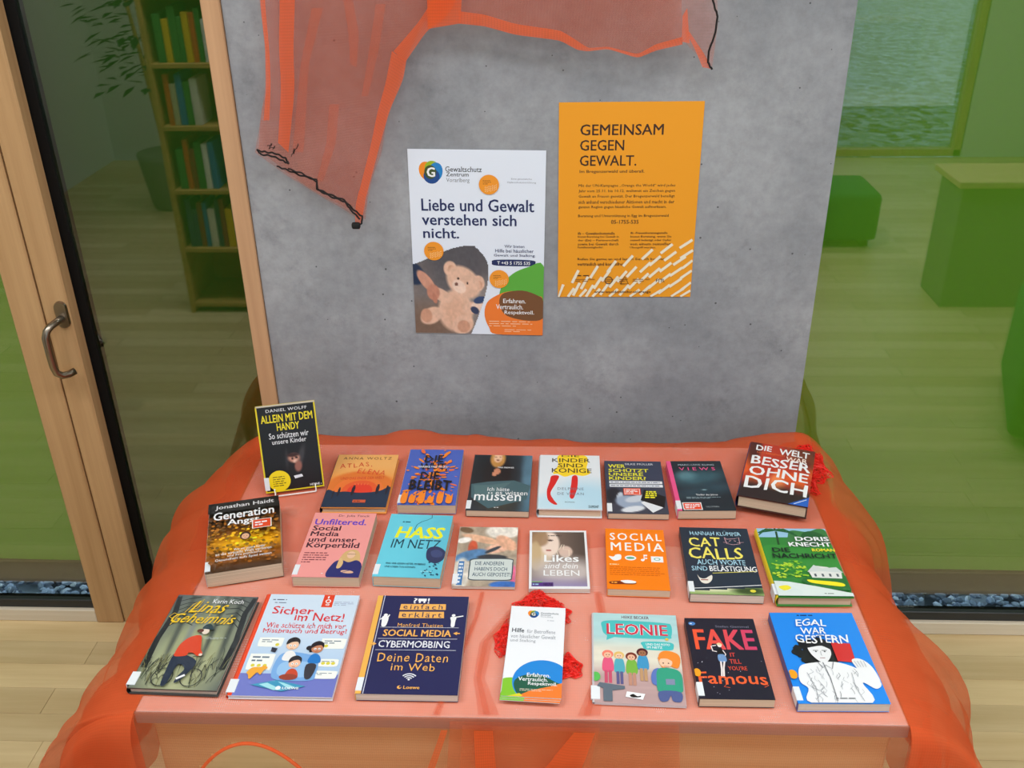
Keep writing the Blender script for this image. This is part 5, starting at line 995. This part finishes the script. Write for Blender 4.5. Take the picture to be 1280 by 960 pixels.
# build lying, shifted so that the lower edge of the front cover is the hinge line
th = .016
dress(sb, bw, bh, th, a_allein, (226, 204, 30), (226, 204, 30), False, 'pages_white', True)
sb.location = Vector((P0+P1_)/2); sb.location += Matrix.Rotation(yaw, 3, 'Z') @ Matrix.Rotation(math.radians(90)-tilt, 3, 'X') @ Vector((0, bh/2, -th))
st = tag(empty('book_stand', Vector((P0+P1_)/2) - Vector((0, 0, .006)), yaw), 'small white wire stand holding the upright black book', 'stand')
f_ = math.sin(tilt); g_ = math.cos(tilt); o_ = .0175
def bp(x, up, back): return (x, up*f_+back*g_, .0065+up*g_-back*f_ if True else 0)
B_ = MB(); B_.tube([bp(-.042, .010, -.008), (-.042, -.010, .0024), (.042, -.010, .0024), bp(.042, .010, -.008)], .0015, 8); B_.build('front_ledge', M['white_wire'], st, True)
B_ = MB(); B_.tube([(-.042, -.010, .0026), (-.042, .06, .0026), (-.030, .085, .0026), (.030, .085, .0026), (.042, .06, .0026), (.042, -.010, .0026)], .0015, 8); B_.build('base_loop', M['white_wire'], st, True)
B_ = MB(); B_.tube([(-.028, .068, .0028), bp(-.024, .09, o_+.001), (-.02, .09*f_+.02*g_+.01, .0065+.12*g_), (.02, .09*f_+.02*g_+.01, .0065+.12*g_), bp(.024, .09, o_+.001), (.028, .068, .0028)], .0015, 8); B_.build('back_support', M['white_wire'], st, True)

# ---------------------------------------------------------------- posters (paper sheets taped to the concrete)
def poster(label, corners, art, name='poster'):
    P_ = [px(p, y=1.9985) for p in corners]; c = sum(P_)/4; r = (P_[1]-P_[0]+P_[2]-P_[3])/2; w_ = np.linalg.norm(r); h_ = np.linalg.norm((P_[0]-P_[3]+P_[1]-P_[2])/2)
    e = tag(empty(name, (c[0], 1.9985, c[2]-h_/2)), label, 'poster', 'posters on the concrete wall'); ro = -math.atan2(r[2], r[0])
    A = Art(w_, h_, .0004, 3e-5); A.solid(-w_/2, -h_/2, 0, w_/2, h_/2, .0004, (226, 230, 236)); art(A, e)
    o = A.build('sheet', M['poster_print'], e); o.rotation_euler = (math.radians(90), ro, 0); o.location = (0, 0, h_/2); return e, w_, h_
def p_white(A, e):
    A.rect(0, 0, 1, 1, (226, 234, 248)); nv = (26, 42, 92); logo(A, .165, .115, .085)
    A.T('Gewaltschutz', .27, .085, .535, .112, (60, 64, 70), .012); A.T('Zentrum', .275, .115, .44, .135, (60, 64, 70), .012); A.T('Vorarlberg', .275, .143, .445, .17, (130, 134, 140)); A.T('Eine gesetzliche', .75, .14, .90, .15, (150, 154, 164)); A.T('Opferschutzeinrichtung', .72, .157, .93, .168, (150, 154, 164))
    A.T('Liebe und Gewalt', .085, .25, .92, .315, nv, .022); A.T('verstehen sich', .085, .33, .79, .39, nv, .022); A.T('nicht.', .09, .405, .36, .46, nv, .022)
    A.T('Wir bieten', .70, .49, .85, .506, nv, .006); A.T('Hilfe bei häuslicher', .63, .513, .92, .532, nv, .006); A.T('Gewalt und Stalking.', .62, .54, .935, .558, nv, .006)
    A.blob([(.64, .572), (.9, .572), (.935, .588), (.9, .604), (.64, .604), (.605, .588)], nv, 5); A.T('T +43 5 1755 535', .645, .580, .895, .598, WH, .02)
    def img(U, V):
        c = mixc(full(U, (122, 114, 112)), (84, 82, 88), em(U, V, .35, .56, .3, .2, soft=1)); c = mixc(c, (160, 150, 146), em(U, V, .52, .80, .2, .1, soft=1)*.6); c = mixc(c, (120, 90, 70), em(U, V, .1, .95, .25, .12, soft=1)*.7)
        tb_ = (226, 184, 160)
        def e_(cx_, cy_, rx, ry, col, rot=0, s_=.18):
            nonlocal c; c = mixc(c, col, em(U, V, cx_, cy_, rx, ry, rot, s_))
        sh = (204, 152, 126)
        e_(.32, .865, .135, .12, tb_); e_(.32, .87, .09, .09, (222, 176, 150), 0, .8); e_(.21, .775, .09, .035, tb_, 20); e_(.47, .845, .10, .035, tb_, -5); e_(.50, .845, .06, .032, (236, 206, 190), 10)
        e_(.13, .895, .09, .048, tb_, -15); e_(.09, .895, .045, .040, sh, 10); e_(.375, .945, .085, .055, tb_, -10); e_(.38, .955, .050, .036, sh)
        e_(.285, .625, .050, .042, tb_); e_(.50, .705, .048, .044, tb_); e_(.295, .63, .028, .024, sh); e_(.505, .715, .025, .024, sh); e_(.385, .70, .135, .085, tb_, 20); e_(.35, .725, .055, .035, (240, 208, 190), 20); e_(.33, .712, .014, .010, (120, 80, 70)); e_(.345, .68, .008, .007, (60, 40, 40)); e_(.415, .705, .008, .007, (60, 40, 40))
        e_(.0, .655, .09, .06, (30, 48, 76), 20); e_(.10, .70, .09, .035, (206, 150, 128), 40); e_(.15, .76, .05, .045, (196, 134, 112), 20); e_(.16, .795, .018, .03, (190, 126, 104), -20); e_(.51, .80, .05, .02, (50, 70, 110), -10); e_(.47, .86, .035, .02, (50, 60, 90), 20)
        return c*(.93+.14*fbm(U*60, V*60, 71))[..., None]
    def mk(U, V):           # the photo sits in a leaf shaped window
        top = .60-.105*np.sin(np.clip(U/.5, 0, 1)*1.75)**1.3
        r = .58-.14*np.clip((V-.66)/.34, 0, 1)**1.5-.10*np.clip((.62-V)/.12, 0, 1)**2; return ((V > top) & (U < r)).astype(float)
    A.img(img, 0.0, .49, .60, .998, 100, mask=mk)
    A.blob([(.995, .60), (.995, .84), (.985, .88), (.80, .90), (.70, .86), (.66, .79), (.68, .72), (.76, .65), (.88, .61)], (90, 170, 60), 4); A.rect(.93, .605, 1, .88, (90, 170, 60))
    A.blob([(.545, .89), (.56, .82), (.62, .78), (.72, .75), (.84, .745), (.95, .77), (.999, .80), (1, .998), (.64, .998), (.58, .96)], (238, 124, 46), 4); A.rect(.68, .88, 1, 1, (238, 124, 46)); A.blob([(.66, .80), (.70, .757), (.84, .742), (.96, .77), (.999, .80), (.999, .90), (.88, .915), (.74, .895), (.68, .86)], (116, 76, 44), 4); A.rect(.93, .80, 1, .90, (116, 76, 44))
    A.T('Erfahren.', .69, .79, .865, .815, WH, .012); A.T('Vertraulich.', .635, .823, .845, .85, WH, .012); A.T('Respektvoll.', .70, .857, .93, .885, WH, .012); A.greek(.58, .915, .93, .955, 3, (250, 214, 180), fill=.25); A.greek(.70, .965, .93, .985, 2, (250, 214, 180), fill=.3)
    for x, y in ((.595, .175), (.165, .525), (.655, .68)):
        s_ = Art(.0215*2, .0215*2, 0); s_.add([(.5+.5*math.cos(k/32*6.2832), .5+.5*math.sin(k/32*6.2832)) for k in range(32)], [list(range(31, -1, -1))], (240, 152, 40)); s_.greek(.2, .26, .62, .5, 3, (90, 50, 20), fill=.35)
        for k in range(7):
            for q in range(3):
                cx_, cy_ = .30+.09*k, .62+.1*q+.03*(k % 2)-.03*k*.6
                if (cx_-.5)**2+(cy_-.5)**2 < .2: s_.line([(cx_, cy_+.04), (cx_+.035, cy_-.03)], .022, (250, 226, 180))
        o = s_.build('round_sticker', M['poster_print'], e); o.rotation_euler = (math.radians(90), math.radians(-25)*0, 0); o.location = ((x-.5)*A.w, -.0024, (1-y)*A.h); o['label'] = 'small round orange sticker with white dashes'
def p_orange(A, e):
    A.rect(0, 0, 1, 1, (236, 156, 24)); d = (52, 26, 18)
    A.T('GEMEINSAM', .15, .105, .73, .158, d, .018); A.T('GEGEN', .15, .18, .46, .232, d, .018); A.T('GEWALT.', .15, .255, .55, .307, d, .018); A.T('Im Bregenzerwald und überall.', .15, .327, .61, .346, d, .02)
    L_ = ['Mit der UN-Kampagne „Orange the World“ wird jedes', 'Jahr vom 25.11. bis 10.12. weltweit ein Zeichen gegen', 'Gewalt an Frauen gesetzt. Der Bregenzerwald beteiligt', 'sich anhand verschiedener Aktionen und macht in der', 'ganzen Region gegen häusliche Gewalt aufmerksam.']
    for k, t in enumerate(L_): A.T(t, .145, .398+.0272*k, .835 if k < 4 else .78, .416+.0272*k, d, .014, res=1)
    A.T('Beratung und Unterstützung in Egg im Bregenzerwald', .145, .553, .80, .571, d, .014, res=1); A.T('05-1755-535', .385, .582, .585, .602, d, .02)
    for x, T_ in ((.145, ['ifs – Gewaltschutzstelle', 'bietet Beratung bei Gewalt in', 'der (Ex) – Partnerschaft', 'sowie bei Gewalt durch', 'Familienmitglieder.']), (.53, ['ifs -Frauenberatungsstelle', 'bietet Beratung, wenn Sie', 'sexuell belästigt oder Opfer', 'von einem sexuellen', 'Übergriff wurden.'])):
        for k, t in enumerate(T_): A.T(t, x, .645+.019*k, x+(.27 if k == 0 else .30 if k < 4 else .19), .659+.019*k, d, .03 if k == 0 else .014, res=1)
    A.T('Rufen Sie gerne an und lassen Sie sich beraten,', .145, .783, .80, .80, d, .014, res=1); A.T('vertraulich und kostenfrei.', .145, .808, .49, .826, d, .02, res=1)
    dsh = [(.94, .71), (.80, .735), (.95, .765), (.83, .775), (.66, .765), (.90, .80), (.72, .80), (.52, .80), (.97, .82), (.80, .835), (.65, .835), (.40, .83), (.88, .86), (.72, .865), (.55, .86), (.96, .875), (.80, .895), (.64, .895), (.27, .86), (.13, .885), (.36, .88), (.48, .885), (.88, .92), (.72, .925), (.57, .925), (.42, .915), (.30, .92), (.20, .92), (.97, .94), (.80, .955), (.66, .96), (.50, .96), (.35, .955), (.24, .965), (.14, .955), (.90, .975), (.10, .985), (.42, .985), (.58, .985), (.74, .985), (.02, .965), (.19, .99), (.97, .985), (.29, .985)]
    for x, y in dsh:
        sl = .30+.9*x; dx = .045*min(1, .45+x*.6); dy = .030*(1.25-x*.55)
        x0, x1 = max(x-dx, .002), min(x+dx, .998); A.line([(x0, min(y+dy, .998)), (x1, y-dy)], .021, (236, 228, 206))
    A.greek(.145, .875, .29, .883, 1, d, fill=.6)
    for x, w_ in ((.13, .16), (.36, .06), (.46, .07), (.56, .14)):
        A.greek(x, .895, x+w_, .915, 2, (140, 90, 30), fill=.35)
    A.line([(.38+.028*math.cos(k*.52), .905+.02*math.sin(k*.52)) for k in range(13)], .006, d); A.line([(.47, .925), (.50, .885), (.53, .925), (.47, .925)], .006, d); A.T('FTTL', .735, .898, .80, .915, d, .03); A.T('www.waelderkinder.at/orange', .275, .962, .70, .98, d, .02, res=1)
poster('white poster with a teddy bear photo, left of the orange poster', [(508, 186), (682, 188), (679, 419), (521, 416)], p_white)
poster('orange poster with black capitals and white dashes, right of the teddy bear poster', [(699, 128), (882, 126), (862, 371), (697, 371)], p_orange)
